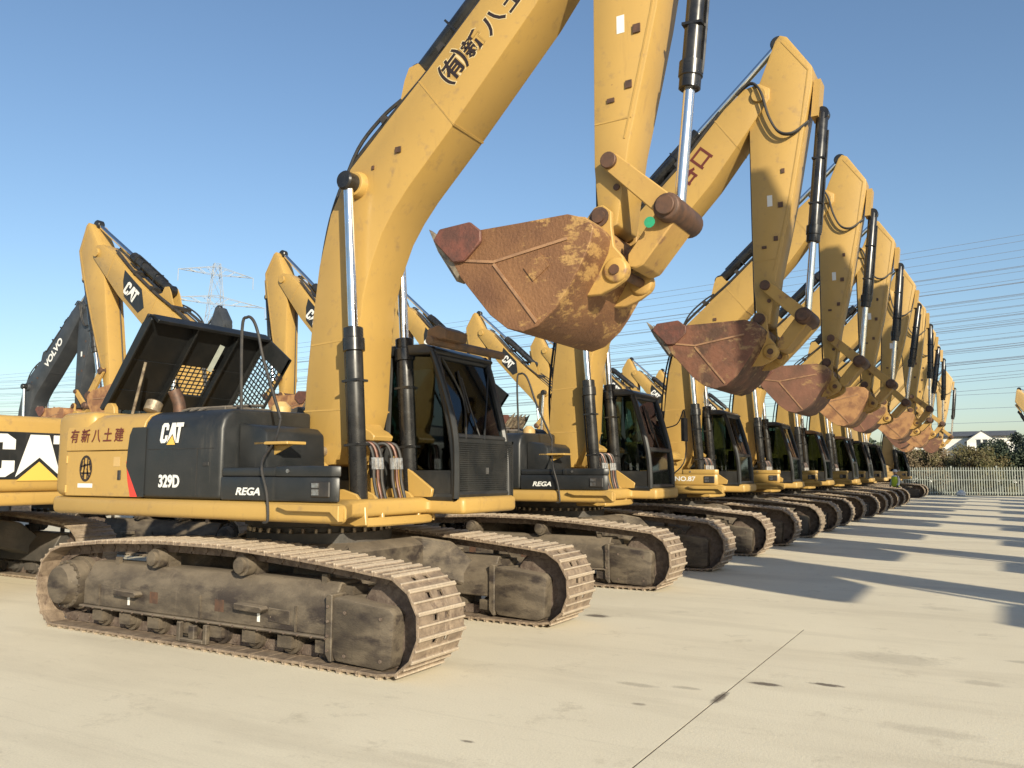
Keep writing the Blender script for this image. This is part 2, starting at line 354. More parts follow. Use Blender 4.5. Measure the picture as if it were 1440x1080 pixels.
def crawler(root, side, detail, fm):
    yc = side * 1.295; T = Matrix.Translation((0, yc, 0)); s = side
    cr = part('crawler', root, 'chain', 'chain', chain_fn, T)
    if detail >= 2:
        for i, (p, q) in enumerate(SAMP):
            jit = Matrix.Rotation(random.uniform(-.02, .02), 4, 'Y')
            part('track_shoe', cr, 'shoe_near', 'shoe', shoe_fn, shoe_mat(p, q) @ jit, bevel=0.004)
    else:
        part('track_shoes', cr, 'shoe', 'shoes', shoes_joined_fn, kind='stuff')
    def fr(b):      # roof-shaped side frame beam
        sec = [(s * .245, .265), (s * .245, .50), (s * .13, .70), (-s * .13, .70), (-s * .24, .50), (-s * .24, .265)]
        b.prism(sec, -1.86, 1.60, axis='x')
        b.box(-1.9, 1.62, min(s * .20, s * .275), max(s * .20, s * .275), .24, .266)
    part('side_frame', cr, fm, ('fr', s), fr, bevel=0.012)
    def gb(b):      # front guard box with a rounded lower edge
        b.prism([(1.60, .16), (1.66, .075), (2.16, .055), (2.24, .09), (2.27, .50), (2.22, .545), (1.64, .60), (1.60, .56)], -.262, .262)
    part('track_guard', cr, fm, 'gb', gb, bevel=0.02, seg=2)
    part('guard_rim', cr, fm, 'gr', lambda b: b.prism([(1.555, .13), (1.60, .07), (1.625, .07), (1.625, .615), (1.585, .625), (1.555, .60)], -.275, .275), bevel=0.006)
    if detail >= 1:
        part('recoil_cover', cr, fm, 'rc', lambda b: b.cone((1.75, 0, .5), (2.25, 0, .5), .10, n=12).box(1.5, 1.7, -.1, .1, .60, .67))
        def idl(b): b.lathe((2.13, -.11, .43), (0, 1, 0), [(0, .26), (.02, .33), (.09, .33), (.10, .37), (.12, .37), (.13, .33), (.20, .33), (.22, .26)], 28)
        part('idler', cr, 'chain', 'idl', idl)
        def spr(b): disc_teeth(b, (-2.18, .46), .30, .37, -.03, .03, 19)
        part('sprocket', cr, 'chain', 'spr', spr)
        def fd(b):
            b.lathe((-2.18, 0, .45), (0, s, 0), [(0, .28), (.10, .28), (.11, .25), (.24, .25), (.245, .215), (.27, .205), (.335, .19), (.345, .15)], 28)
            for i in range(16):
                t = 2 * math.pi * i / 16; c = Vector((-2.18 + .232 * math.cos(t), 0, .45 + .232 * math.sin(t)))
                b.cone(c + Vector((0, s * .235, 0)), c + Vector((0, s * .262, 0)), .016, n=6)
        part('final_drive', cr, fm, ('fd', s), fd)
        for i in range(8):
            x = -1.62 + i * .445
            part('roller', cr, fm, 'rol', lambda b: b.lathe((0, -.21, .155), (0, 1, 0), [(0, .05), (.015, .075), (.05, .075), (.055, .105), (.13, .105), (.14, .085), (.28, .085), (.29, .105), (.365, .105), (.37, .075), (.405, .075), (.42, .05)], 14)
                 .box(-.085, .085, -.235, -.165, .12, .225).box(-.085, .085, .165, .235, .12, .225), Matrix.Translation((x, 0, 0)))
        for x in (-.77, .47):
            def carr(b):
                b.lathe((x, s * .02, .79), (0, s, 0), [(0, .08), (.1, .08), (.11, .095), (.20, .095), (.205, .07), (.24, .07), (.25, .04)], 18)
                b.box(x - .07, x + .07, -.1, .04, .66, .80)
            part('carrier_roller', cr, fm, ('carr', x, s), carr)
        def gg(b):
            y0, y1 = sorted((s * .235, s * .285))
            b.box(-.32, -.27, y0, y1, .05, .23).box(.05, .10, y0, y1, .05, .23).box(-.27, .05, y0, y1, .05, .085).box(-.15, -.07, y0, y1, .085, .21)
        part('track_guide', cr, fm, ('gg', s), gg, bevel=0.008)
        def bolts_(b):
            for x in (1.585,): 
                for z in (.16, .28, .40, .52): b.cone((x, s * .272, z), (x, s * .288, z), .014, n=6)
            for k in range(22):
                x = -1.8 + k * .16
                b.cone((x, s * .272, .253), (x, s * .284, .253), .011, n=6)
            for x, z in ((2.14, .13), (2.14, .46), (1.76, .13), (1.76, .48)): b.cone((x, s * .262, z), (x, s * .272, z), .016, n=6)
        part('frame_bolts', cr, 'chain', ('fbolt', s), bolts_, kind='stuff')
        for x in (-1.60, -.05, 1.18):
            part('stiffener', cr, fm, ('stf', x, s), lambda b: b.prism([(x, .27), (x + .02, .27), (x + .02, .49), (x, .49)], *sorted((s * .243, s * .256))))
        part('cover_plate', cr, fm, ('cvp', s), lambda b: b.prism([(.86, .33), (1.12, .32), (1.12, .44), (.86, .45)], *sorted((s * .243, s * .254))), bevel=.004)
        part('top_lug', cr, fm, ('tlg', s), lambda b: b.box(1.38, 1.44, s * .12 - .02, s * .12 + .02, .66, .76).box(-1.5, -1.44, s * .12 - .02, s * .12 + .02, .66, .76))
        for x in (-1.25, .50):      # steps on the side frame
            def st(b): b.prism([(x, .47), (x + .33, .46), (x + .36, .435), (x + .33, .405), (x, .415)], *sorted((s * .24, s * .33)))
            part('frame_step', cr, fm, ('st', x, s), st, bevel=0.006)
        if s < 0:
            for x in (-1.12, .72): flat(cr, 'sticker', 'white', [(0, 0), (.035, 0), (.035, .085), (0, .085)], (x, -.2465, .315), (1, 0, 0), (0, 0, 1), th=.002)
            for x in (-.72, .22):
                part('frame_opening', cr, 'pin', ('fo', x), lambda b: b.box(x - .06, x + .06, -.2475, -.2, .36, .47))
    return cr

def undercarriage(root, fm):
    def cb(b):
        b.prism([(-.95, .50), (.95, .50), (.95, .86), (.8, .92), (-.8, .92), (-.95, .86)], -.75, .75)
        for sx in (-1, 1):
            for sy in (-1, 1):      # four arched legs to the side frames
                a0, a1 = (sx * .45, sx * .95), (sx * .75, sx * 1.30)
                ys = [sy * .6, sy * .95, sy * 1.20]; top = [.93, .86, .60]; bot = [.52, .42, .30]
                vs_ = []
                for k, y in enumerate(ys):
                    t = k / 2.0; x0 = a0[0] * (1 - t) + a1[0] * t; x1 = a0[1] * (1 - t) + a1[1] * t
                    vs_ += [(x0, y, bot[k]), (x1, y, bot[k]), (x1, y, top[k]), (x0, y, top[k])]
                fs = [(0, 1, 2, 3), (8, 11, 10, 9)]
                for k in range(2):
                    for i in range(4): fs.append((k * 4 + i, k * 4 + (i + 1) % 4, k * 4 + 4 + (i + 1) % 4, k * 4 + 4 + i))
                b.add(vs_, fs)
    u = part('car_body', root, fm, 'cb', cb, bevel=0.02)
    part('slewing_ring', u, 'frame_black', 'sr', lambda b: b.lathe((0, 0, .92), (0, 0, 1), [(0, .78), (.10, .78), (.11, .72), (.16, .72), (.17, .80), (.275, .80)], 40))
    def bolts(b):
        for i in range(36):
            t = 2 * math.pi * i / 36; b.cone((.755 * math.cos(t), .755 * math.sin(t), 1.02), (.755 * math.cos(t), .755 * math.sin(t), 1.065), .022, n=6)
    part('ring_bolts', u, 'steel_worn', 'rb', bolts)

DECKP = [(-2.50, -1.53), (-2.8, -1.36), (-3.0, -1.02), (-3.04, -.5), (-3.04, .5), (-3.0, 1.02), (-2.8, 1.36), (-2.50, 1.53), (1.60, 1.56), (1.62, .42), (1.16, .40), (1.12, -.52), (1.10, -.74), (1.50, -1.30), (1.74, -1.53)]
def superstructure(root, c):
    ym = c['ym']
    dk = part('upper_deck', root, ym, 'dk', lambda b: b.prism([p for p in DECKP], 1.195, 1.372, axis='z'), bevel=0.05, seg=3, ang=60)
    part('main_frame', dk, ym, 'mfr', lambda b: b.prism([(-.9, -.52), (1.10, -.52), (1.16, -.3), (1.18, .3), (1.14, .52), (-.9, .52)], 1.10, 1.19, axis='z'), bevel=0.015)
    for y in (-.56, -.30, .30, .56): part('cylinder_foot', dk, ym, ('cyft', y), lambda b: [b.prism([(.66, 1.36), (.70, 1.46), (.82, 1.47), (1.0, 1.42), (1.12, 1.30), (1.14, 1.12), (1.0, 1.105), (.66, 1.19)], y - .02, y + .02)], bevel=0.008)
    for y0, y1 in ((-.42, -.33), (.33, .42)): part('boom_bracket', dk, ym, ('bbr', y0), lambda b: [b.prism([(-.22, 1.37), (-.20, 2.02), (-.14, 2.12), (.02, 2.14), (.14, 2.02), (.22, 1.84), (.48, 1.66), (.62, 1.37)], y0, y1)], bevel=0.012)
    part('pivot_pin', dk, 'steel_worn', 'pvp', lambda b: b.cone((.28, -.45, 1.86), (.28, .45, 1.86), .055).cone((-.02, -.44, 1.98), (-.02, -.40, 1.98), .03))
    part('deck_step', dk, ym, 'dstp', lambda b: b.prism([(.98, 1.36), (1.70, 1.36), (1.70, 1.22), (1.60, 1.30), (1.10, 1.30), (.98, 1.33)], -1.60, -1.531), bevel=0.006)
    # counterweight
    zt = c.get('cwz', 2.30)
    CWP = [(-1.95, -1.48), (-2.52, -1.48), (-2.80, -1.33), (-2.98, -1.0), (-3.02, -.5), (-3.02, .5), (-2.98, 1.0), (-2.80, 1.33), (-2.52, 1.48), (-1.95, 1.48)]
    cw = part('counterweight', root, ym, ('cw', zt), lambda b: b.prism(CWP, 1.374, zt, axis='z'), bevel=0.09, seg=4, ang=55)
    for y in (-.9, .9):
        part('lifting_lug', cw, ym, ('lug', zt, y), lambda b: b.prism([(-2.62, zt - .03), (-2.40, zt - .03), (-2.42, zt + .10), (-2.47, zt + .15), (-2.55, zt + .15), (-2.60, zt + .10)], y - .03, y + .03), bevel=0.008)
    if c.get('cwlogo'):
        # broad black band with the letters right across the rear face
        zc = (1.374 + zt) / 2 - .03
        part('rear_band', cw, 'black', ('band', zt), lambda b: b.prism([(y * 1.0, z) for y, z in ((-1.05, zc - .31), (1.05, zc - .31), (1.05, zc + .32), (-1.05, zc + .32))], -3.033, -2.97, axis='x'))
        cat_logo(cw, .57, (-3.034, 0, zc + .005), (0, -1, 0), (0, 0, 1), wx=1.52 * 1.0, tri=True)
    # doors and engine cover on both sides
    for s in (-1, 1):
        y0, y1 = sorted((s * 1.20, s * 1.50)); zt2 = 2.26
        def door_sec(z0, z1, top):
            if not top: return [(s * 1.1, z0), (s * 1.50, z0), (s * 1.50, z1), (s * 1.1, z1)]
            return [(s * 1.1, z0), (s * 1.50, z0), (s * 1.495, z1 - .18), (s * 1.47, z1 - .10), (s * 1.42, z1 - .035), (s * 1.34, z1), (s * 1.1, z1 + .01)]
        U = (1, 0, 0) if s < 0 else (-1, 0, 0)
        d1 = part('side_door', root, ym, ('d1', s), lambda b: b.prism(door_sec(1.385, 1.862, False), -2.36, -1.06, axis='x'), bevel=0.008)
        d2 = part('upper_side_panel', root, ym, ('d2', s), lambda b: b.prism(door_sec(1.872, zt2, True), -2.38, -1.06, axis='x'), bevel=0.006)
        part('door_handle', d1, 'rubber', ('dh', s), lambda b: b.box(-1.44, -1.39, *sorted((s * 1.499, s * 1.512)), 1.56, 1.66), bevel=.004)
        for z in (1.46, 1.78): part('hinge', d1, ym, ('hg', s, z), lambda b: b.cone((-2.345, s * 1.502, z - .04), (-2.345, s * 1.502, z + .04), .012, n=8))
        blk = 'black' if c.get('black_sides', True) else ym
        ec = part('engine_cover', root, blk, ('ec', s), lambda b: b.prism([(s * .3, 1.38), (s * 1.503, 1.38), (s * 1.50, 2.06), (s * 1.475, 2.15), (s * 1.425, 2.215), (s * 1.34, 2.255), (s * .3, 2.275)], -1.06, .12 if s < 0 else -.3, axis='x'), bevel=0.045, seg=3, ang=50)
        if c.get('black_sides', True):
            sgn = 1 if s < 0 else -1
            # black panel sweeping back over the door with a curved edge, and the red flash under it
            bp = [(-1.30, 1.70), (-1.285, 1.88), (-1.265, 2.02), (-1.22, 2.10), (-1.0, 2.10), (-1.0, 1.39), (-1.10, 1.39)]
            rp = [(-1.305, 1.75), (-1.298, 1.70), (-1.098, 1.39), (-1.22, 1.39), (-1.27, 1.55)]
            flat(ec, 'panel_edge', 'black', [(x * sgn, z) for x, z in (bp if s < 0 else bp[::-1])], (0, s * 1.5035, 0), U, (0, 0, 1), th=.004)
            flat(ec, 'red_flash', 'red', [(x * sgn, z) for x, z in (rp if s < 0 else rp[::-1])], (0, s * 1.502, 0), U, (0, 0, 1), th=.0045)
            cat_logo(ec, .20, (-.60, s * 1.5035, 2.03), U, (0, 0, 1), shear=.22, wx=.92, lift=.004)
            if c.get('number'):
                lettering(ec, c['number'], .165, 'white', (-.615, s * 1.508, 1.545), U, (0, 0, 1), bold=.006, sx=.86)
        if s < 0:
            part('panel_seam', ec, 'rubber', 'pseam', lambda b: b.box(-1.0, .03, -1.505, -1.500, 1.868, 1.874).box(-.22, -.214, -1.505, -1.5, 1.41, 1.868))
            part('latch', ec, 'rubber', 'ecl', lambda b: b.box(-.12, -.04, -1.512, -1.500, 1.70, 1.74), bevel=.003)
    # roof panel of the machine room
    hood_open = c.get('hood_open')
    part('machine_room_top', root, blk, ('mrt', bool(hood_open)), (lambda b: b.box(-2.3, -.3, -1.05, 1.05, 2.05, 2.12)) if hood_open else (lambda b: b.box(-2.3, -.3, -1.08, 1.08, 2.2, 2.30)), bevel=0.02)
    # front tool boxes on the right-hand side
    tbm = 'black' if c.get('black_sides', True) else ym
    TBP = [(.125, -1.505), (1.52, -1.505), (1.59, -1.46), (1.40, -1.28), (1.05, -.93), (.78, -.68), (.125, -.66)]
    tb = part('tool_box', root, tbm, 'tb', lambda b: b.prism(TBP, 1.378, 1.60, axis='z').prism([(x * .985 + .002, y * .99) for x, y in TBP], 1.60, 1.685, axis='z'), bevel=0.022, seg=2)
    part('tool_box_lid', tb, tbm, 'tbl', lambda b: b.prism([(.86, -1.515), (1.53, -1.515), (1.605, -1.465), (1.41, -1.27), (1.04, -.90), (.86, -.72)], 1.60, 1.695, axis='z'), bevel=0.016, seg=2)
    part('fuel_tank', root, tbm, 'ft', lambda b: b.prism([(.125, 1.66), (.52, 1.66), (.50, 2.02), (.42, 2.08), (.125, 2.12)], -1.30, -.5), bevel=0.03, seg=2)
    part('platform_shelf', root, ym, 'psh', lambda b: b.box(.34, .78, -1.30, -1.05, 1.90, 1.93).prism([(.45, 1.90), (.75, 1.90), (.50, 1.80)], -1.2, -1.18), bevel=0.006)
    if c.get('boxtext'):
        tx = c['boxtext']
        lettering(tb, tx, .095 if tx == 'REGA' else .13, 'white', (.50 if tx == 'REGA' else .9, -1.5065, 1.46 if tx == 'REGA' else 1.50), (1, 0, 0), (0, 0, 1), bold=.0025, shear=.25 if tx == 'REGA' else 0, sx=1.35 if tx == 'REGA' else 1.2)
    lmp = part('work_lamp', tb, 'rubber', 'wl', lambda b: b.box(1.30, 1.52, -1.522, -1.50, 1.42, 1.56), bevel=0.01)
    part('lamp_lens', tb, 'steel_fitting', 'll', lambda b: b.box(1.32, 1.40, -1.53, -1.515, 1.44, 1.49).box(1.32, 1.40, -1.53, -1.515, 1.505, 1.545))
    part('latch', tb, 'steel_fitting', 'lt', lambda b: b.cone((1.02, -1.525, 1.65), (1.02, -1.50, 1.65), .018, n=10))
    part('house_core', root, 'black', 'hc', lambda b: b.box(-2.2, .10, -1.15, 1.1, 1.38, 2.04).box(.0, .3, -.6, .40, 1.38, 1.55))
    return dk

def open_hood(root):
    # lid hinged at the tail, its inside seen from the front
    h = Vector((-2.90, -.06, 2.42)); d = Vector((.606, 0, .795)); n = Vector((.795, 0, -.606)); Y = Vector((0, 1, 0)); L = 1.36
    def slab(b, s0, s1, y0, y1, t=.018, n0=0.0):
        b.obox(h + d * (s0 + s1) / 2 + Y * (y0 + y1) / 2 + n * n0, d * (s1 - s0) / 2, Y * (y1 - y0) / 2, n * t)
    def lid(b):
        slab(b, 0, .30, -.72, 1.10); slab(b, .74, L, -.72, 1.10); slab(b, .30, .74, -.72, -.02); slab(b, .30, .74, .58, 1.10)
        # stiffening rim turned inwards
        slab(b, L - .03, L + .015, -.66, 1.10, .07, .07)
        # near flange, narrow, with a chamfered corner
        b.add([h + d * s + Y * y + n * q for y in (-.74, -.71) for s, q in ((0, 0), (L - .12, 0), (L, .06), (L, .12), (.1, .10), (0, .06))],
              [(0, 1, 2, 3, 4, 5), (11, 10, 9, 8, 7, 6)] + [(i, (i + 1) % 6, (i + 1) % 6 + 6, i + 6) for i in range(6)])
        slab(b, .0, L, .30 - .34, .33 - .34, .05, .05); slab(b, .0, L, .60, .63, .05, .05)
    hd = part('engine_hood', root, 'hood_black', 'lid', lid, bevel=0.006)
    def mesh1(b):
        for k in range(7):
            s = .34 + k * .06; slab(b, s - .006, s + .006, -.02, .58, .006)
        for k in range(7):
            y = .05 + k * .08; slab(b, .30, .74, y - .005, y + .005, .006)
    part('mesh_grille', hd, 'black', 'mg1', mesh1)
    def mesh2(b):      # far side flange, a grille in a frame
        W = .62
        def fb(s0, s1, q0, q1, t=.012): b.obox(h + d * (s0 + s1) / 2 + n * (q0 + q1) / 2 + Y * 1.1, d * (s1 - s0) / 2, n * (q1 - q0) / 2, Y * t)
        fb(0, L, 0, .06, .02); fb(0, L, W - .03, W, .015); fb(0, .06, 0, W, .015); fb(L - .25, L, 0, W, .015)
        for k in range(18): s = .06 + k * .062; fb(s - .007, s + .007, .06, W - .03, .006)
        for k in range(9): q = .09 + k * .062; fb(.06, L - .25, q - .006, q + .006, .006)
    part('side_grille', hd, 'black', 'mg2', mesh2)
    part('gas_strut', hd, 'steel_worn', 'gs', lambda b: b.tube([(-2.50, -.66, 2.20), (-2.25, -.66, 2.95)], .018, 8).tube([(-2.6, -.66, 1.95), (-2.50, -.66, 2.25)], .03, 8))
    part('warning_plate', hd, 'galv', 'wp', lambda b: b.obox(h + d * .95 + Y * .42 + n * .10, d * .20, Y * .025 + n * .02, (Y - n).normalized() * .004), label='pale warning plate on the inside of the hood')
    part('exhaust_pipe', root, 'pin', 'exh', lambda b: b.tube([(-2.0, -.35, 2.1), (-2.0, -.35, 2.42), (-2.05, -.4, 2.62)], .075, 14), label='curved rusty exhaust pipe under the open hood')
    part('air_filter', root, 'steel_worn', 'af', lambda b: b.lathe((-2.40, -.45, 2.36), (0, .4, 1), [(0, .06), (.02, .10), (.14, .10), (.16, .07)], 16))
    def eng(b):
        b.box(-1.9, -.9, -.3, .55, 2.12, 2.38).cone((-1.7, .7, 2.3), (-1.0, .7, 2.3), .14).box(-.85, -.55, -.9, -.5, 2.1, 2.34).cone((-.6, .2, 2.25), (-.6, .5, 2.25), .16)
        for k in range(6): b.tube([(-1.8 + k * .15, -.5, 2.12), (-1.8 + k * .15, -.45, 2.36), (-1.7 + k * .15, 0, 2.42)], .02, 6)
    part('engine', root, 'frame_black', 'eng', eng, bevel=0.01)
    part('tank_cap', root, 'yellow_pale', 'tcap', lambda b: b.lathe((-.45, -.2, 2.27), (0, 0, 1), [(0, .11), (.10, .11), (.16, .05)], 16))

def cab(root, c):
    yn, yf = .43, 1.50
    side = [(-.30, 1.375), (-.30, 2.95), (-.2, 3.02), (1.12, 2.98), (1.22, 2.90), (1.46, 2.02), (1.50, 1.375)]
    cm = 'cab_black'
    def fr(b):
        r = .048
        for y in (yn, yf):
            pts = [(x, y, z) for x, z in side]
            b.tube([pts[0], pts[1]], r, 8, False); b.tube([pts[1], (-.2, y, 2.99), (.5, y, 2.985), pts[3], pts[4], (1.38, y, 2.36), pts[5], (1.495, y, 1.7), pts[6]], r, 8)
            b.tube([pts[0], pts[6]], r, 8, False); b.tube([(.55, y, 1.38), (.58, y, 2.2), (.60, y, 2.98)], .04, 8, False)
            b.prism([(-.3, 1.38), (-.3, 1.86), (.56, 1.86), (.9, 1.66), (1.48, 1.66), (1.5, 1.38)], y - .022, y + .022)
        for x, z in ((-.30, 1.40), (-.28, 2.95), (1.21, 2.92), (1.46, 2.02), (1.5, 1.40)): b.tube([(x, yn, z), (x, yf, z)], .04, 8, False)
        b.box(-.32, -.27, yn, yf, 1.4, 2.1).box(-.3, 1.48, yn, yf, 1.385, 1.42)
    cb = part('cab', root, cm, 'cabfr', fr)
    rm = c.get('roof', 'cab_black')
    part('cab_roof', cb, rm, 'roof', lambda b: b.prism([(-.36, 2.99), (-.30, 3.07), (1.10, 3.05), (1.28, 2.97), (1.26, 2.93), (-.34, 2.95)], yn - .06, yf + .06), bevel=0.02, seg=2)
    g = c.get('glass', 'cab_glass')
    def pane(nm, pts):
        a, b_, c_ = (Vector(p) for p in pts[:3]); nn = (b_ - a).cross(c_ - a).normalized() * .003
        k = ('pane', tuple(pts))
        n = len(pts)
        part(nm, cb, g, k, lambda b: b.add([Vector(p) - nn for p in pts] + [Vector(p) + nn for p in pts], [tuple(range(n)), tuple(range(2 * n - 1, n - 1, -1))] + [(i, (i + 1) % n, (i + 1) % n + n, i + n) for i in range(n)]))
    for y in (yn, yf):
        pane('side_window', [(-.28, y, 1.86), (.56, y, 1.86), (.59, y, 2.95), (-.26, y, 2.95)])
        pane('side_window', [(.60, y, 1.85), (.92, y, 1.67), (1.47, y, 1.67), (1.45, y, 2.02), (1.20, y, 2.90), (.62, y, 2.95)])
    pane('windscreen', [(1.465, yn, 2.02), (1.465, yf, 2.02), (1.215, yf, 2.90), (1.215, yn, 2.90)])
    pane('lower_windscreen', [(1.50, yn, 1.42), (1.50, yf, 1.42), (1.462, yf, 2.0), (1.462, yn, 2.0)])
    pane('rear_window', [(-.295, yn, 2.1), (-.295, yf, 2.1), (-.285, yf, 2.92), (-.285, yn, 2.92)])
    def seat(b):
        b.prism([(-.05, 1.75), (.45, 1.78), (.45, 1.90), (.05, 1.88), (-.10, 2.55), (-.22, 2.53), (-.15, 1.8)], .72, 1.20)
        b.box(-.02, .4, .8, 1.1, 1.4, 1.75).box(-.2, -.1, .84, 1.08, 2.53, 2.72).box(0, .5, .60, .68, 1.7, 2.0).box(0, .5, 1.24, 1.32, 1.7, 2.0)
    part('seat', cb, 'seat', 'seat', seat, bevel=0.03, seg=2)
    part('control_console', cb, 'rubber', 'console', lambda b: b.box(.5, .62, .62, .72, 1.42, 2.0).tube([(.45, .64, 2.0), (.47, .64, 2.18)], .02, 8).tube([(.45, 1.28, 2.0), (.47, 1.28, 2.18)], .02, 8).box(1.25, 1.35, .5, .62, 1.7, 2.12).tube([(1.05, .85, 1.42), (1.1, .85, 2.05)], .012, 6).tube([(1.05, 1.05, 1.42), (1.1, 1.05, 2.05)], .012, 6))
    part('wiper', cb, 'rubber', 'wiper', lambda b: b.tube([(1.49, .95, 2.0), (1.41, .85, 2.35), (1.32, .8, 2.7)], .010, 6).tube([(1.42, .80, 2.3), (1.27, .80, 2.78)], .012, 6))
    if c.get('guard'):
        def gd(b):
            b.box(1.515, 1.53, yn - .04, yf + .10, 1.34, 1.37).box(1.515, 1.53, yn - .04, yf + .10, 1.97, 2.0).box(1.515, 1.53, yn - .04, yn - .01, 1.34, 2.0).box(1.515, 1.53, yf + .07, yf + .10, 1.34, 2.0)
            b.box(1.512, 1.520, yn + .22, yf + .08, 1.37, 1.97)
            for k in range(26): z = 1.385 + k * .0232; b.box(1.522, 1.53, yn, yf + .08, z - .005, z + .005)
            for k in range(48): y = yn + k * .0235; b.box(1.521, 1.529, y - .003, y + .003, 1.37, 1.97)
        part('front_guard', cb, 'cab_black', 'gd', gd, label='black mesh guard over the lower windscreen')
        part('guard_post', cb, 'cab_black', 'gpst', lambda b: b.tube([(1.22, yn - .05, 2.96), (1.40, yn - .05, 2.5), (1.52, yn - .03, 2.0), (1.53, yn - .03, 1.36)], .035, 8).tube([(1.24, yf, 2.9), (1.34, yf - .2, 2.45), (1.50, yf - .5, 2.0)], .012, 6).tube([(1.24, yn + .1, 2.9), (1.36, yn + .35, 2.45), (1.50, yn + .2, 2.0)], .012, 6))
        part('latch', cb, 'steel_fitting', 'gl', lambda b: b.box(1.53, 1.545, 1.0, 1.03, 1.62, 1.69))
        part('roof_bar', cb, 'roof_brown', 'rbar', lambda b: b.tube([(1.26, .25, 3.06), (1.30, 1.72, 3.06)], .05, 12, False).prism([(1.14, 3.08), (1.40, 3.08), (1.42, 3.18), (1.30, 3.24), (1.16, 3.2)], .36, .78), bevel=0.01, label='weathered brown bar and lamp housing along the roof edge')
    part('cab_side_panel', root, c['ym'], 'csp', lambda b: b.prism([(.72, 1.376), (1.24, 1.376), (1.26, 1.46), (1.20, 1.50), (.72, 1.82)], yn - .085, yn - .045), bevel=0.006)
    if c.get('mirror'):
        part('mirror', cb, 'rubber', 'mir', lambda b: b.tube([(1.2, yf + .03, 2.4), (1.5, yf + .3, 2.5), (1.6, yf + .45, 2.75), (1.6, yf + .45, 1.9), (1.5, yf + .05, 1.6)], .012, 6).box(1.56, 1.62, yf + .36, yf + .56, 2.2, 2.62), bevel=0.004)
    return cb

FP = Vector((.28, 0, 1.86)); SP = Vector((3.64, 0, 7.37))
BOOM = [(-.04, 1.86), (0.0, 2.6), (.07, 3.3), (.15, 3.9), (.30, 4.46), (.57, 4.93), (1.2, 5.47), (1.6, 5.80), (2.4, 6.52), (3.1, 7.27), (3.42, 7.52), (3.64, 7.56), (3.80, 7.45), (3.79, 7.28), (3.43, 6.82),
        (2.87, 6.12), (1.86, 5.07), (1.36, 4.58), (1.17, 4.36), (1.02, 4.14), (.88, 3.82), (.79, 3.5), (.74, 3.1), (.70, 2.3), (.62, 2.02), (.42, 1.72), (.16, 1.70)]
STICK = [(3.50, 3.88), (3.46, 4.4), (3.47, 6.96), (3.58, 7.44), (3.90, 8.20), (3.97, 8.27), (4.07, 8.22), (4.42, 7.66), (4.40, 7.4), (4.27, 6.75), (4.08, 5.75), (3.94, 5.15), (3.80, 4.57), (3.68, 3.84), (3.58, 3.80)]
def rotY(pv, a):      # positive a lowers the boom (towards +x)
    return Matrix.Translation(pv) @ Matrix.Rotation(a, 4, 'Y') @ Matrix.Translation(-pv)
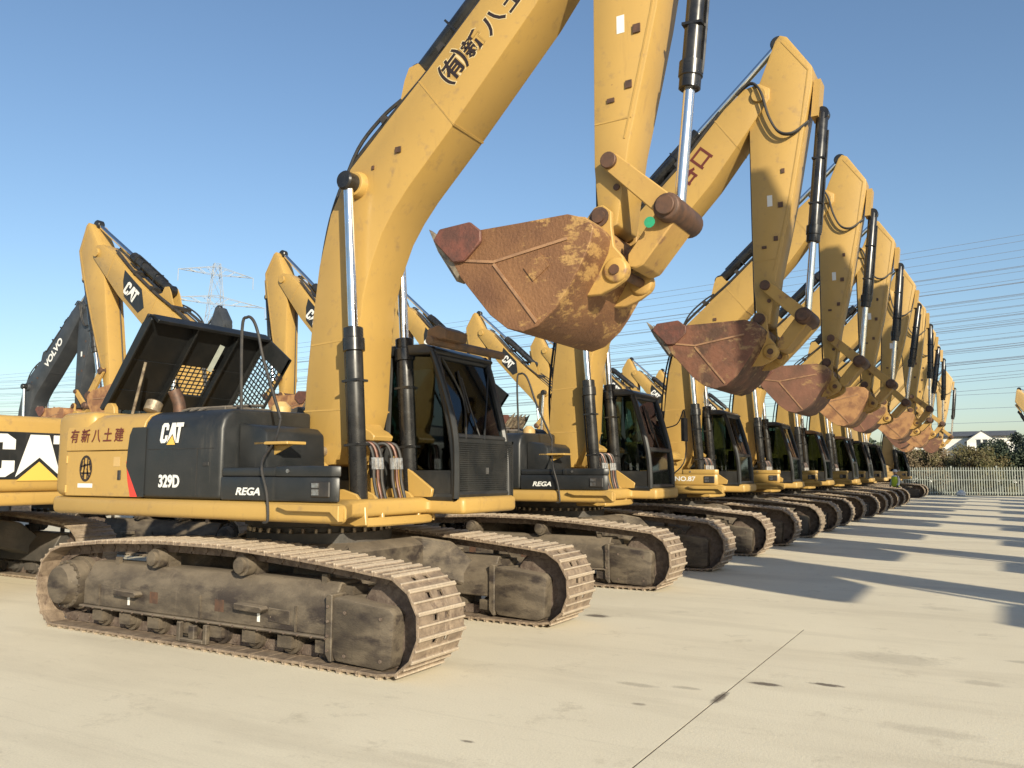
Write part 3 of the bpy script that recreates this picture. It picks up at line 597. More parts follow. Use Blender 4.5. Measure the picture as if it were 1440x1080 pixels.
def arm(root, c):
    ym = c['ym']; Mb = rotY(FP, R(c.get('db', 0))); Ms = Mb @ rotY(SP, R(c.get('ds', 0))); Mk = Ms @ rotY(Vector((3.55, 0, 3.90)), R(c.get('dk', 0)))
    BH, SH = .28, .235
    bo = part('boom', root, ym, 'boom', lambda b: b.prism(BOOM, -BH, BH), Mb, bevel=0.012, seg=2)
    if 'bcol' in c: pass
    def seams(b):
        for (x0, z0), (x1, z1) in (((1.49, 5.70), (1.93, 5.14)), ((.06, 3.02), (.74, 3.06)), ((-.02, 2.3), (.71, 2.3)), ((2.95, 7.12), (3.28, 6.64))):
            for y in (-BH, BH):
                a = Vector((x0, y, z0)); q = Vector((x1, y, z1)); t = (q - a).normalized(); nn = Vector((-t.z, 0, t.x))
                b.obox((a + q) / 2, (q - a) / 2, (0, .004, 0), nn * .008)
            if z1 > 4: b.obox((x1, 0, z1), (.008, 0, .008), (0, BH, 0), (.004, 0, -.004))
    part('weld_seam', bo, ym, 'seams', seams)
    part('cylinder_boss', bo, ym, 'boss', lambda b: b.lathe((.68, -.36, 4.72), (0, 1, 0), [(0, .13), (.05, .15), (.67, .15), (.72, .13)], 20), bevel=0.004)
    part('pivot_boss', bo, ym, 'boss2', lambda b: b.cone((3.64, -.325, 7.37), (3.64, .325, 7.37), .11), bevel=0.004)
    part('lifting_eye', bo, 'pin', 'leye', lambda b: b.box(1.20, 1.27, -.30, -.285, 4.98, 5.04).box(.88, .91, -.295, -.28, 4.86, 4.90))
    def brk(b):
        for y in (-.13, .10): b.prism([(1.05, 5.30), (1.18, 5.85), (1.24, 5.98), (1.36, 6.0), (1.46, 5.88), (1.75, 5.88)], y, y + .03)
    part('cylinder_bracket', bo, ym, 'brk', brk)
    def lines(b):
        for y in (-.20, -.15, .15, .20):
            b.tube([(.02, y, 2.8), (.04, y, 3.3), (.12, y, 3.95), (.27, y, 4.55), (.55, y, 5.02), (1.2, y, 5.56), (1.6, y, 5.88), (2.4, y, 6.62), (3.0, y, 7.28)], .022, 6)
        b.tube([(.34, -.2, 4.66), (.62, -.22, 5.16), (.95, -.22, 5.45), (1.2, -.2, 5.60)], .02, 6)
        b.tube([(-.05, -.12, 2.2), (-.1, -.1, 3.0), (.0, -.08, 3.9), (.2, -.1, 4.6)], .02, 6)
        for x, z in ((.98, 5.42), (1.72, 6.04), (2.3, 6.56)): b.obox((x, 0, z), (.03, 0, .025), (0, .24, 0), (-.02, 0, .03))
    part('hydraulic_line', bo, 'rubber', 'lines', lines)
    st = part('stick', root, ym, 'stick', lambda b: b.prism(STICK, -SH, SH), Ms, bevel=0.012, seg=2)
    def flange(b):
        for y in (-SH, SH):
            pts = [(3.99, 8.16), (4.36, 7.62), (4.22, 6.75), (4.03, 5.75), (3.89, 5.15), (3.76, 4.62)]
            for i in range(len(pts) - 1):
                a = Vector((pts[i][0], y, pts[i][1])); q = Vector((pts[i + 1][0], y, pts[i + 1][1])); t = (q - a).normalized(); nn = Vector((-t.z, 0, t.x))
                b.obox((a + q) / 2, (q - a) / 2, (0, .005, 0), nn * .009)
            b.box(3.47, 3.83, min(y, y * 1.02), max(y, y * 1.02), 4.80, 4.815)
        b.obox((4.44, 0, 7.2), (.03, 0, .28), (0, .15, 0), (.05, 0, 0))
    part('weld_seam', st, ym, 'flange', flange)
    part('hose_clip', st, 'pin', 'clips', lambda b: b.box(3.86, 3.93, -.252, -.235, 5.58, 5.66).box(3.78, 3.84, -.25, -.235, 5.08, 5.15).box(3.60, 3.67, -.25, -.235, 4.98, 5.02).box(3.92, 3.97, -.25, -.235, 6.1, 6.17).cone((3.68, -.25, 4.18), (3.68, -.23, 4.18), .03))
    flat(st, 'sticker', 'white', [(0, 0), (.075, 0), (.075, .17), (0, .17)], (3.70, -SH - .0005, 5.62), (1, 0, 0), (0, 0, 1), th=.002)
    part('hose_loop', st, 'rubber', 'loop', lambda b: [b.tube([(3.30, y, 7.46), (3.52, y - .03, 7.58), (3.68, y - .07, 7.40), (3.78, y - .06, 7.0), (3.92, y - .05, 6.72), (4.12, y - .03, 6.66), (4.33, y + .10, 6.84)], .018, 8) for y in (-.30, -.25)])
    part('hose_line', st, 'rubber', 'hl2', lambda b: b.tube([(3.45, -.12, 7.0), (3.44, -.12, 5.5), (3.44, -.12, 4.0), (3.5, -.2, 3.9)], .016, 6))
    # linkage
    A, B, K, Q = (3.65, 4.40), (4.17, 3.90), (3.72, 3.42), (3.55, 3.90)
    def link(b, p, q, w0, w1, y0, y1):
        p = Vector((p[0], 0, p[1])); q = Vector((q[0], 0, q[1])); t = (q - p).normalized(); nn = Vector((-t.z, 0, t.x))
        poly = [p - t * w0 * .6 + nn * w0 * .6, p - t * w0 + nn * 0, p - t * w0 * .6 - nn * w0 * .6, p - nn * w0, q - nn * w1, q + t * w1 * .6 - nn * w1 * .6, q + t * w1, q + t * w1 * .6 + nn * w1 * .6, q + nn * w1, p + nn * w0]
        b.prism([(v.x, v.z) for v in poly], y0, y1)
    lm = 'yellow_worn' if not c.get('grey') else ym
    lk = part('idler_link', root, lm, 'idlk1', lambda b: link(b, A, B, .085, .10, -.33, -.26), Ms, bevel=0.01)
    part('idler_link', root, lm, 'idlk2', lambda b: link(b, A, B, .085, .10, .26, .33), Ms, bevel=0.01)
    part('power_link', root, 'yellow_worn' if not c.get('grey') else ym, 'pwlk', lambda b: link(b, (4.17, 3.90), (3.84, 3.50), .10, .09, -.23, .23), Ms, bevel=0.012)
    part('link_pin', lk, 'pin', 'lpin0', lambda b: b.cone((A[0], -.37, A[1]), (A[0], .37, A[1]), .075), bevel=0.006)
    part('link_pin', lk, 'pin', 'lpin', lambda b: b.cone((B[0], -.38, B[1]), (B[0], .38, B[1]), .085).lathe((B[0], -.34, B[1]), (0, 1, 0), [(0, .11), (.03, .125), (.65, .125), (.68, .11)], 20), bevel=0.006)
    # bucket
    bm_ = c['bucket']; W = .69
    SHELL = [(2.12, 3.70), (2.32, 3.42), (2.48, 3.23), (2.64, 3.04), (2.82, 2.90), (2.98, 2.86), (3.13, 2.90), (3.30, 3.04), (3.40, 3.17), (3.53, 3.37), (3.63, 3.56), (3.66, 3.70), (3.58, 3.80), (3.40, 3.84)]
    def shell(b):
        n = len(SHELL); t = .03
        inner = []
        for i, (x, z) in enumerate(SHELL):
            a = Vector(SHELL[max(i - 1, 0)]); q = Vector(SHELL[min(i + 1, n - 1)]); tt = (q - a).normalized(); nn = Vector((-tt.y, tt.x)); inner.append((x + nn.x * t, z + nn.y * t))
        vs_ = []
        for y in (-W, W): vs_ += [(x, y, z) for x, z in SHELL] + [(x, y, z) for x, z in inner]
        fs = []
        for i in range(n - 1):
            fs += [(i, i + 1, 2 * n + i + 1, 2 * n + i), (n + i, 3 * n + i, 3 * n + i + 1, n + i + 1)]
        fs += [(0, 2 * n, 3 * n, n), (n - 1, 2 * n - 1, 4 * n - 1, 3 * n - 1)]
        fs += [(i, n + i, n + i + 1, i + 1) for i in range(n - 1)] + [(2 * n + i, 2 * n + i + 1, 3 * n + i + 1, 3 * n + i) for i in range(n - 1)]
        b.add(vs_, fs)
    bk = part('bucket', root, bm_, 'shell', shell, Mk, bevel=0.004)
    for s in (-1, 1):
        y0, y1 = sorted((s * (W - .005), s * (W + .022)))
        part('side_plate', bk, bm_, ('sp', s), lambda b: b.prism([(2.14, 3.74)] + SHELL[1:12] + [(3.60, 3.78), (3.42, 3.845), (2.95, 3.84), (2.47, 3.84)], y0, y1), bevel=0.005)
        part('wear_strip', bk, 'strip', ('ws', s), lambda b: [b.obox(((p[0] + q[0]) / 2, s * (W + .026), (p[1] + q[1]) / 2), ((q[0] - p[0]) / 2, 0, (q[1] - p[1]) / 2), (0, .008, 0), Vector((q[1] - p[1], 0, p[0] - q[0])).normalized() * .012) for p, q in (((2.68, 3.50), (3.12, 2.93)), ((2.2, 3.60), (2.68, 3.52)), ((2.68, 3.52), (3.42, 3.63)))])
        part('side_cutter', bk, 'red_brown' if not c.get('grey') else ym, ('sct', s), lambda b: b.prism([(2.03, 3.80), (2.10, 3.90), (2.44, 3.92), (2.56, 3.82), (2.56, 3.72), (2.38, 3.56), (2.26, 3.56)], *sorted((s * (W + .024), s * (W + .065)))), bevel=0.01)
    if c.get('patch'):
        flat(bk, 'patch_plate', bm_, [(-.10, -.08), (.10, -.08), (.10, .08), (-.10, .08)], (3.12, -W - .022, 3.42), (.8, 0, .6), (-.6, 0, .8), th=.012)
    for k in range(5):
        y = -W + .10 + k * (2 * W - .20) / 4
        part('tooth', bk, 'steel_worn', 'tooth', lambda b: b.add([(1.88, -.03, 3.97), (1.88, .03, 3.97), (2.10, -.07, 3.80), (2.10, .07, 3.80), (2.02, -.07, 3.72), (2.02, .07, 3.72), (2.34, -.07, 3.53), (2.34, .07, 3.53), (2.24, -.07, 3.40), (2.24, .07, 3.40)],
             [(0, 1, 3, 2), (0, 4, 5, 1), (2, 3, 7, 6), (4, 8, 9, 5), (0, 2, 6, 8, 4), (1, 5, 9, 7, 3), (6, 7, 9, 8)]), Matrix.Translation((0, y, 0)), bevel=0.008)
    part('cutting_edge', bk, 'steel_worn', 'cedge', lambda b: b.prism([(2.02, 3.80), (2.08, 3.84), (2.36, 3.50), (2.28, 3.42)], -W - .02, W + .02))
    EAR = [(3.34, 3.80), (3.44, 3.93), (3.50, 4.00), (3.58, 4.01), (3.66, 3.94), (3.66, 3.80), (3.68, 3.62), (3.76, 3.52), (3.81, 3.42), (3.78, 3.31), (3.68, 3.25), (3.55, 3.20), (3.38, 3.20), (3.30, 3.35), (3.26, 3.6)]
    for e in (-1, 1):
        part('bucket_ear', bk, lm, ('ear', e), lambda b: b.prism(EAR, e * .30 - .03, e * .30 + .03).lathe((3.70, e * .30 - .06, 3.40), (0, 1, 0), [(0, .10), (.02, .115), (.10, .115), (.12, .10)], 20), bevel=0.008)
    part('pivot_pin', bk, 'pin', 'bpin0', lambda b: b.cone((3.70, -.375, 3.40), (3.70, .375, 3.40), .045))
    part('pivot_pin', bk, 'pin', 'bpin', lambda b: b.cone((Q[0], -.37, Q[1]), (Q[0], .37, Q[1]), .06).lathe((Q[0], -.345, Q[1]), (0, 1, 0), [(0, .09), (.69, .09)], 16))
    if c.get('green'):
        part('paint_mark', lk, 'green', 'gm', lambda b: b.cone((4.02, -.333, 3.78), (4.02, -.337, 3.78), .05, n=12))
    # cylinders between the real attachment points of this pose
    def cyl(name, p, q, rb, rr, split, key, y, rodm='chrome'):
        p = Vector(p); q = Vector(q); d = (q - p); L = d.length; u = d / L
        k = (key, round(c.get('db', 0), 2), round(c.get('ds', 0), 2))
        def ba(b):
            b.lathe(p, u, [(-.06, rb * .7), (0, rb), (split - .26, rb), (split - .25, rb * 1.25), (split - .12, rb * 1.25), (split - .11, rb * 1.12), (split - .01, rb * 1.12), (split, rb * .95)], 22)
            b.cone(p - Vector((0, .075, 0)), p + Vector((0, .075, 0)), rb * 1.15, n=16)
        o = part(name, root, 'black_gloss', k + ('b', y), ba, Matrix.Translation((0, y, 0)))
        def ro(b): b.cone(p + u * (split - .02), q, rr, n=20)
        part('rod', o, rodm, k + ('r', y), ro)
        part('rod_eye', o, 'black_gloss', k + ('e', y), lambda b: b.lathe(q - Vector((0, .085, 0)), (0, 1, 0), [(0, rb * .95), (.02, rb * 1.12), (.15, rb * 1.12), (.17, rb * .95)], 20))
        def pipe(b):
            a = u.cross(Vector((0, 1, 0)))
            for e in (.10,): b.tube([p + u * .25 + a * rb * 1.1, p + u * (split - .3) + a * rb * 1.2, p + u * (split - .15) + a * rb * 1.0], .018, 6)
            for f in (.35, .7): b.obox(p + u * split * f, u * .012, Vector((0, rb * 1.02, 0)), a * rb * 1.05)
        part('oil_pipe', o, 'black_gloss', k + ('p', y), pipe)
        return o
    bt = Mb @ Vector((.68, 0, 4.72))
    for y in (-.43, .43): cyl('boom_cylinder', (.92, 0, 1.26), bt, .092, .052, 1.88, 'bc', y)
    if True:
        dpt = Mb @ Vector((1.30, 0, 5.92)); ept = Ms @ Vector((3.90, 0, 8.24))
        cyl('stick_cylinder', dpt, ept, .105, .055, 1.75, 'sc', 0)
        cyl('bucket_cylinder', Ms @ Vector((4.50, 0, 6.98)), Ms @ Vector((4.17, 0, 3.90)), .088, .052, 1.95, 'kc', 0)
    return bo, st, bk

def hoses(root, n):
    i = 0
    for y, xx in ((-.30, 0), (-.25, .01), (-.20, .02), (.0, 0), (.06, .01), (.12, .02))[:n]:
        part('hose', root, 'brass' if i % 3 == 1 else 'rubber', ('hose', i), lambda b: b.tube([(.82 + xx, y - .13, 1.58), (.80 + xx, y - .12, 1.80), (.84 + xx, y - .09, 1.92), (.93 + xx, y - .03, 1.93), (.98 + xx, y, 1.80), (.99 + xx, y + .01, 1.55), (1.03 + xx, y + .03, 1.34), (1.0 + xx, y + .06, 1.24), (.9, y + .1, 1.22)], .019, 8))
        part('hose_fitting', root, 'steel_fitting', ('hf', i), lambda b: b.cone((.979 + xx, y, 1.79), (.986 + xx, y + .005, 1.67), .027, n=8))
        i += 1
    part('hose_bracket', root, 'yellow', 'hbr', lambda b: b.prism([(.62, 1.99), (.82, 1.97), (.84, 2.02), (.78, 2.07), (.71, 2.10), (.62, 2.2)], -.12, .20), bevel=0.008)
def handrail(root):
    part('handrail', root, 'rubber', 'hr1', lambda b: b.tube([(-.19, -1.0, 2.25), (-.22, -1.0, 3.12), (-.15, -1.0, 3.24), (-.06, -1.0, 3.2), (.02, -1.0, 3.05), (.14, -1.02, 2.75), (.46, -1.08, 2.16)], .016, 8), label='black hooked handrail beside the hood')
    part('handrail', root, 'rubber', 'hr2', lambda b: b.tube([(.46, -1.08, 2.16), (.52, -1.2, 1.95), (.72, -1.545, 1.72), (.80, -1.55, 1.45), (.84, -1.565, 1.22), (.78, -1.56, 1.19)], .012, 8), label='thin rail bending down over the tool box')

ALL = []
def excavator(label, X, Y, c, flip=False, group=None):
    c = dict(dict(ym='yellow', bucket='bucket_red', detail=1, fm='frame_grey'), **c)
    root = thing('excavator', label, 'excavator', (X, Y, 0), math.pi if flip else 0, group)
    if c.get('rz'): root.rotation_euler[2] += R(c['rz'])
    for s in (-1, 1): crawler(root, s, c['detail'], c['fm'])
    undercarriage(root, c['fm'])
    superstructure(root, c)
    if c.get('hood_open'): open_hood(root)
    cab(root, c)
    bo, st, bk = arm(root, c)
    hoses(root, 6 if c['detail'] >= 1 else 2)
    if c.get('rail'): handrail(root)
    t = c.get('boomtext')
    if t:      # characters painted along the boom
        for ch, x, z, sz in t['chars']:
            a = R(t['ang']); U = (math.cos(a), 0, math.sin(a)); V = (-math.sin(a), 0, math.cos(a))
            if t.get('outline'): lettering(bo, ch, sz, 'tan_outline', (x, -.2800, z), U, V, bold=.016, name='character_outline')
            lettering(bo, ch, sz, t['m'], (x, -.2825, z), U, V, bold=t.get('bold', .004), name='character')
    if c.get('decal'):      # black plate with white letters near the tip, left-hand side
        a = R(45.5); q = 1.3; U = (-math.cos(a), 0, -math.sin(a)); V = (-math.sin(a), 0, math.cos(a))
        o = (2.36, .2805, 6.08)
        flat(bo, 'decal_plate', 'black', [(x * q, z * q) for x, z in ((.42, -.18), (.50, -.02), (.22, .20), (-.44, .20), (-.34, .02), (-.12, -.18))], o, U, V, th=.003)
        cat_logo(bo, .32, (2.36, .284, 6.07), U, V, shear=.1, tri=False, wx=.95)
    if c.get('volvo'):
        a = R(46); U = (math.cos(a), 0, math.sin(a)); V = (-math.sin(a), 0, math.cos(a))
        lettering(bo, 'VOLVO', .36, 'white', (2.15, -.2805, 5.86), U, V, bold=.012, sx=1.05)
    ALL.append(root)
    return root, bo, st, bk

# ------------------------------------------------------------------ ground
def ground_mat():
    m, nt, b = nodes_mat('concrete'); N, L = nt.nodes, nt.links
    geo = N.new('ShaderNodeNewGeometry')
    def noise(s, det, vec=None, rough=.6):
        n = N.new('ShaderNodeTexNoise'); n.inputs['Scale'].default_value = s; n.inputs['Detail'].default_value = det; n.inputs['Roughness'].default_value = rough
        L.new(vec or geo.outputs['Position'], n.inputs['Vector']); return n.outputs['Fac']
    def rng(f, a, b_, c=0, d=1):
        r = N.new('ShaderNodeMapRange'); r.inputs[1].default_value = a; r.inputs[2].default_value = b_; r.inputs[3].default_value = c; r.inputs[4].default_value = d
        L.new(f, r.inputs[0]); return r.outputs[0]
    def mix(f, a, b_):
        x = N.new('ShaderNodeMix'); x.data_type = 'RGBA'; L.new(f, x.inputs[0])
        for i, q in ((6, a), (7, b_)):
            if isinstance(q, tuple): x.inputs[i].default_value = (*q, 1)
            else: L.new(q, x.inputs[i])
        return x.outputs[2]
    mp = N.new('ShaderNodeMapping'); mp.inputs['Rotation'].default_value = (0, 0, R(-20)); mp.inputs['Scale'].default_value = (.35, 1.6, 1)
    L.new(geo.outputs['Position'], mp.inputs[0])
    c = mix(rng(noise(.35, 5), .35, .68), (.73, .66, .50), (.65, .58, .435))
    c = mix(rng(noise(.9, 7, mp.outputs[0]), .50, .76, 0, .5), c, (.42, .36, .26))
    c = mix(rng(noise(2.6, 8, None, .7), .60, .74, 0, .5), c, (.74, .66, .52))
    c = mix(rng(noise(11, 6, mp.outputs[0], .7), .58, .74, 0, .25), c, (.36, .30, .22))
    c = mix(rng(noise(70, 3), .35, .75, 0, .18), c, (.25, .21, .16))
    # tracked scrape marks running across the aisle and pale worn patches
    mp2 = N.new('ShaderNodeMapping'); mp2.inputs['Rotation'].default_value = (0, 0, R(8)); mp2.inputs['Scale'].default_value = (.18, 5.5, 1)
    L.new(geo.outputs['Position'], mp2.inputs[0])
    c = mix(rng(noise(1.1, 6, mp2.outputs[0], .75), .58, .74, 0, .22), c, (.33, .285, .205))
    c = mix(rng(noise(1.6, 9, None, .8), .57, .66, 0, .45), c, (.40, .345, .25))
    c = mix(rng(noise(240, 2), .62, .72, 0, .35), c, (.18, .155, .12))
    # oil stains and dirt spots soaked into the concrete
    wn_ = noise(14, 5, None, .7)
    rs = random.Random(5)
    spots = [(-4.07, 8.87, .14, .085, .85), (-1.66, 6.72, .12, .05, .85), (-1.24, 6.94, .12, .045, .85), (-1.85, 6.15, .035, .17, .85), (-2.15, 6.3, .10, .04, .35), (-.9, 8.2, .4, .22, .22), (-.2, 7.6, .16, .08, .25), (.1, 8.6, .12, .06, .3),
             (-2.5, 6.2, .16, .05, .3), (-2.3, 5.7, .05, .03, .5), (-2.9, 4.4, .05, .02, .7), (-.6, 5.0, .03, .02, .8), (.2, 5.2, .04, .03, .7)]
    spots += [(rs.uniform(-3.5, 1), rs.uniform(4, 14), rs.uniform(.04, .3), rs.uniform(.02, .14), rs.uniform(.08, .18)) for _ in range(9)]
    for x, y, rx, ry, am in spots:
        v1 = N.new('ShaderNodeVectorMath'); v1.operation = 'SUBTRACT'; L.new(geo.outputs['Position'], v1.inputs[0]); v1.inputs[1].default_value = (x, y, 0)
        v2 = N.new('ShaderNodeVectorMath'); v2.operation = 'MULTIPLY'; L.new(v1.outputs[0], v2.inputs[0]); v2.inputs[1].default_value = (1 / rx, 1 / ry, 0)
        v3 = N.new('ShaderNodeVectorMath'); v3.operation = 'LENGTH'; L.new(v2.outputs[0], v3.inputs[0])
        ad = N.new('ShaderNodeMath'); ad.operation = 'MULTIPLY_ADD'; L.new(wn_, ad.inputs[0]); ad.inputs[1].default_value = 1.6; L.new(v3.outputs['Value'], ad.inputs[2])
        c = mix(rng(ad.outputs[0], 1.45, 2.05, am, 0), c, (.075, .055, .04))
    L.new(c, b.inputs['Base Color']); b.inputs['Roughness'].default_value = .8
    bp = N.new('ShaderNodeBump'); bp.inputs['Strength'].default_value = .35; bp.inputs['Distance'].default_value = .01
    L.new(noise(45, 8, None, .7), bp.inputs['Height']); L.new(bp.outputs[0], b.inputs['Normal'])
    MATS['concrete'] = m
ground_mat()
mat('soil', (0.10, 0.085, 0.05), (0.06, 0.065, 0.03), rough=.9, scale=.3, lo=.4, hi=.6, c3=(.16, .13, .08), s3=1.3, bump=.3)
mat('joint', (0.07, 0.055, 0.04), (0.04, 0.03, 0.025), rough=.9, scale=6)
mat('stain', (0.16, 0.125, 0.09), (0.07, 0.05, 0.036), rough=.55, scale=9)
o = put('ground', MB().box(-900, 900, -300, 1500, -.4, -.12).mesh('ground'), 'soil'); o['kind'] = 'structure'
def slab_mesh(x0, x1, y0=-30.0, y1=9.2):
    b = MB()
    b.box(x0, x1, y0, y1, -.25, 0.0); return b.mesh('concrete_slab')
for x0, x1 in ((-75, -1.858), (-1.847, 60)):
    o = put('concrete_slab', slab_mesh(x0, x1), 'concrete'); o['kind'] = 'structure'
o = put('concrete_slab', slab_mesh(-75, 60, 9.2, 67.5), 'concrete'); o['kind'] = 'structure'
o = put('slab_joint', MB().box(-1.858, -1.847, -30, 9.2, -.2, -.0015).mesh('slab_joint'), 'joint'); o['kind'] = 'structure'
mat('stain_faint', (0.36, 0.30, 0.215), (0.27, 0.22, 0.16), rough=.75, scale=7)
def blotch(x, y, rx, ry, seed):
    rnd = random.Random(seed); b = MB(); n = 26
    pts = []
    for i in range(n):
        t = 2 * math.pi * i / n; r = 1 + .16 * math.sin(3 * t + seed) + .10 * math.sin(5 * t + 2 * seed) + rnd.uniform(-.05, .05); pts.append((x + rx * r * math.cos(t), y + ry * r * math.sin(t)))
    b.prism(pts, -.004, .0016, axis='z'); return b.mesh('oil_stain')
# ------------------------------------------------------------------ front row of excavators
GF = 'front row of yellow excavators'
T1 = dict(outline=True, m='ink', ang=43, chars=[('\u3232', 1.94, 5.73, .33), ('\u65b0', 2.17, 5.92, .25), ('\u516b', 2.40, 6.10, .25), ('\u571f', 2.63, 6.27, .25)], bold=.006)
T2 = dict(m='ink_brown', ang=47, chars=[('\u53e3', 2.73, 6.55, .33), ('\u8c37', 2.49, 6.31, .33)], bold=.008)
e1, b1, s1, k1 = excavator('nearest yellow excavator with the number 329D and red flash on its black side', -6.5, 6.9,
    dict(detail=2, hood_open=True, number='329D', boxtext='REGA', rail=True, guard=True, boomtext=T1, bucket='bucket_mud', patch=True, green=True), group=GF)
e2, b2, s2, k2 = excavator('second yellow excavator, two dark red characters on its boom and a shaded rusty bucket', -6.5, 12.62,
    dict(detail=2, hood_open=True, boxtext='REGA', rail=True, boomtext=T2, bucket='bucket_rust', glass='cab_glass_clear', mirror=True), group=GF)
e3, b3, s3, k3 = excavator('third yellow excavator from the camera, NO.87 painted in white on its yellow tool box', -6.5, 18.1,
    dict(detail=2, black_sides=False, boxtext='NO.87', ym='yellow', bucket='bucket_red', glass='cab_glass_clear', fm='frame_grey', db=.4), group=GF)
FAR = [(23.4, -6.45, dict(black_sides=False, bucket='bucket_ochre', roof='cab_black', db=0, ds=0, dk=-4), 'fourth excavator of the front row, ochre bucket, bluish cab just past the NO.87 machine'),
       (28.8, -6.5, dict(black_sides=False, bucket='bucket_red', roof='roof_brown', db=1.0, ds=2, dk=5), 'fifth excavator of the front row with a brown-topped cab and plain red bucket'),
       (34.2, -6.4, dict(black_sides=False, bucket='bucket_ochre', roof='roof_brown', db=-.5, ds=-2.5, dk=-3), 'sixth excavator of the front row, second cab with a brown roof'),
       (39.6, -6.5, dict(black_sides=False, bucket='bucket_red', db=.4, ds=2, dk=2), 'seventh excavator of the front row, bucket overlapping its neighbours'),
       (45.0, -6.5, dict(black_sides=False, bucket='bucket_ochre', ym='yellow_pale', roof='cab_black', db=-.6, ds=-2, dk=-6), 'eighth excavator of the front row, paler yellow'),
       (50.5, -7.4, dict(black_sides=False, bucket='bucket_red', db=0, ds=2, dk=4), 'ninth excavator of the front row, behind the person in the vest'),
       (55.9, -7.8, dict(black_sides=False, bucket='bucket_ochre', ym='yellow_pale', db=.5, ds=0), 'tenth excavator of the front row, last but one before the fence'),
       (60.4, -6.7, dict(black_sides=False, bucket='bucket_red', ym='yellow_pale', db=0, ds=0), 'last excavator of the front row, its pale arm standing clear against the sky')]
for Y, X, c, lb in FAR:
    c['glass'] = 'cab_glass_clear'
    excavator(lb, X, Y, dict(c, detail=1 if Y < 42 else 1, fm='frame_black'), group=GF)

# ------------------------------------------------------------------ back row, standing tail to tail with the front row
GB = 'back row of yellow excavators facing away'
BACK = [(6.43, -14.35, dict(cwlogo=True, cwz=2.40, db=2), 'yellow excavator at the left edge showing a huge white lettered counterweight'),
        (12.1, -14.4, dict(db=6.5, ds=3), 'back-row excavator whose lettered boom rises left above the open hood of the nearest machine'),
        (17.6, -14.4, dict(db=.5, ds=0), 'back-row excavator whose arm peaks just left of the nearest boom'),
        (23.1, -14.2, dict(db=1.0, ds=0), 'back-row excavator whose lettered boom shows just above the nearest cab'),
        (28.6, -14.4, dict(db=.5, ds=0), 'back-row excavator whose lettered boom shows between the nearest cab and the second boom'),
        (34.1, -14.3, dict(db=1.5, ds=0), 'back-row excavator whose boom shows above the second cab'),
        (39.6, -14.4, dict(db=2, ds=0), 'far back-row excavator seen past the second cab'),
        (45.1, -14.4, dict(db=0, ds=0), 'far back-row excavator seen between the second and third booms'),
        (50.6, -14.4, dict(db=1, ds=0), 'very far back-row excavator, last but one'),
        (56.1, -14.4, dict(db=1, ds=0), 'very far back-row excavator, last before the fence')]
for Y, X, c, lb in BACK:
    excavator(lb, X, Y, dict(c, decal=True, fm='frame_black' if Y < 8 else 'frame_grey', bucket='bucket_ochre', glass='cab_glass_clear'), flip=True, group=GB)

# ------------------------------------------------------------------ dark grey machines farther back
G = dict(ym='dark_grey', bucket='bucket_ochre', fm='frame_black', volvo=True, grey=False)
excavator('dark grey excavator far left with five white letters along its boom', -30.9, 17.1, dict(G, db=0), group='dark grey excavators behind')
excavator('dark grey excavator behind, only its pointed stick top showing beside the pylon', -30.9, 22.6, dict(G, db=-1, volvo=False), group='dark grey excavators behind')

# ------------------------------------------------------------------ the row across the aisle, facing this one
for i, Y in enumerate((6.6, 12.2, 17.8, 23.4, 29.0, 34.6, 40.2, 45.8, 51.4)):
    r_, *_x = excavator('larger yellow excavator of the row across the aisle, throwing its shadow on the slabs', 8.8, Y, dict(black_sides=False, bucket='bucket_red', db=-.3 * (i % 3), ds=0), flip=True, group='excavators across the aisle')
    r_.scale = (1.15, 1.15, 1.15)
excavator('yellow excavator across the aisle, only its arm tip showing at the right edge', 7.15, 59.0, dict(black_sides=False, ym='yellow_pale', bucket='bucket_red', db=19, ds=4), flip=True, group='excavators across the aisle')

# ------------------------------------------------------------------ palisade fence
fe = thing('fence', 'pale green steel palisade fence at the far end of the yard', 'fence', (0, 66.6, 0), R(-1.2))
x0, x1 = -42.0, 14.0
def pales(b):
    n = int((x1 - x0) / .155)
    for i in range(n):
        x = x0 + i * .155
        b.prism([(x - .032, .06), (x + .032, .06), (x + .032, 1.93), (x, 2.02), (x - .032, 1.93)], -.012, .012)
part('pales', fe, 'galv', 'pales', pales, kind='stuff')
for z in (.22, .98 + .12, 1.75):
    part('rail', fe, 'galv', ('rail', z), lambda b: b.box(x0, x1, .012, .055, z - .03, z + .03))
for i in range(21):
    part('post', fe, 'galv', 'post', lambda b: b.box(-.05, .05, .056, .15, 0, 2.08), Matrix.Translation((x0 + i * 2.79, 0, 0)))
rnd = random.Random(3)
def bag(b):
    b.lathe((0, 0, 0), (0, 0, 1), [(0, .22), (.05, .30), (.22, .28), (.36, .16), (.42, .05)], 10)
o = part('bag', None, 'white', 'bag', bag); o.location = (-2.35, 65.6, 0)
tag(o, 'small white sack lying at the foot of the fence', 'sack')

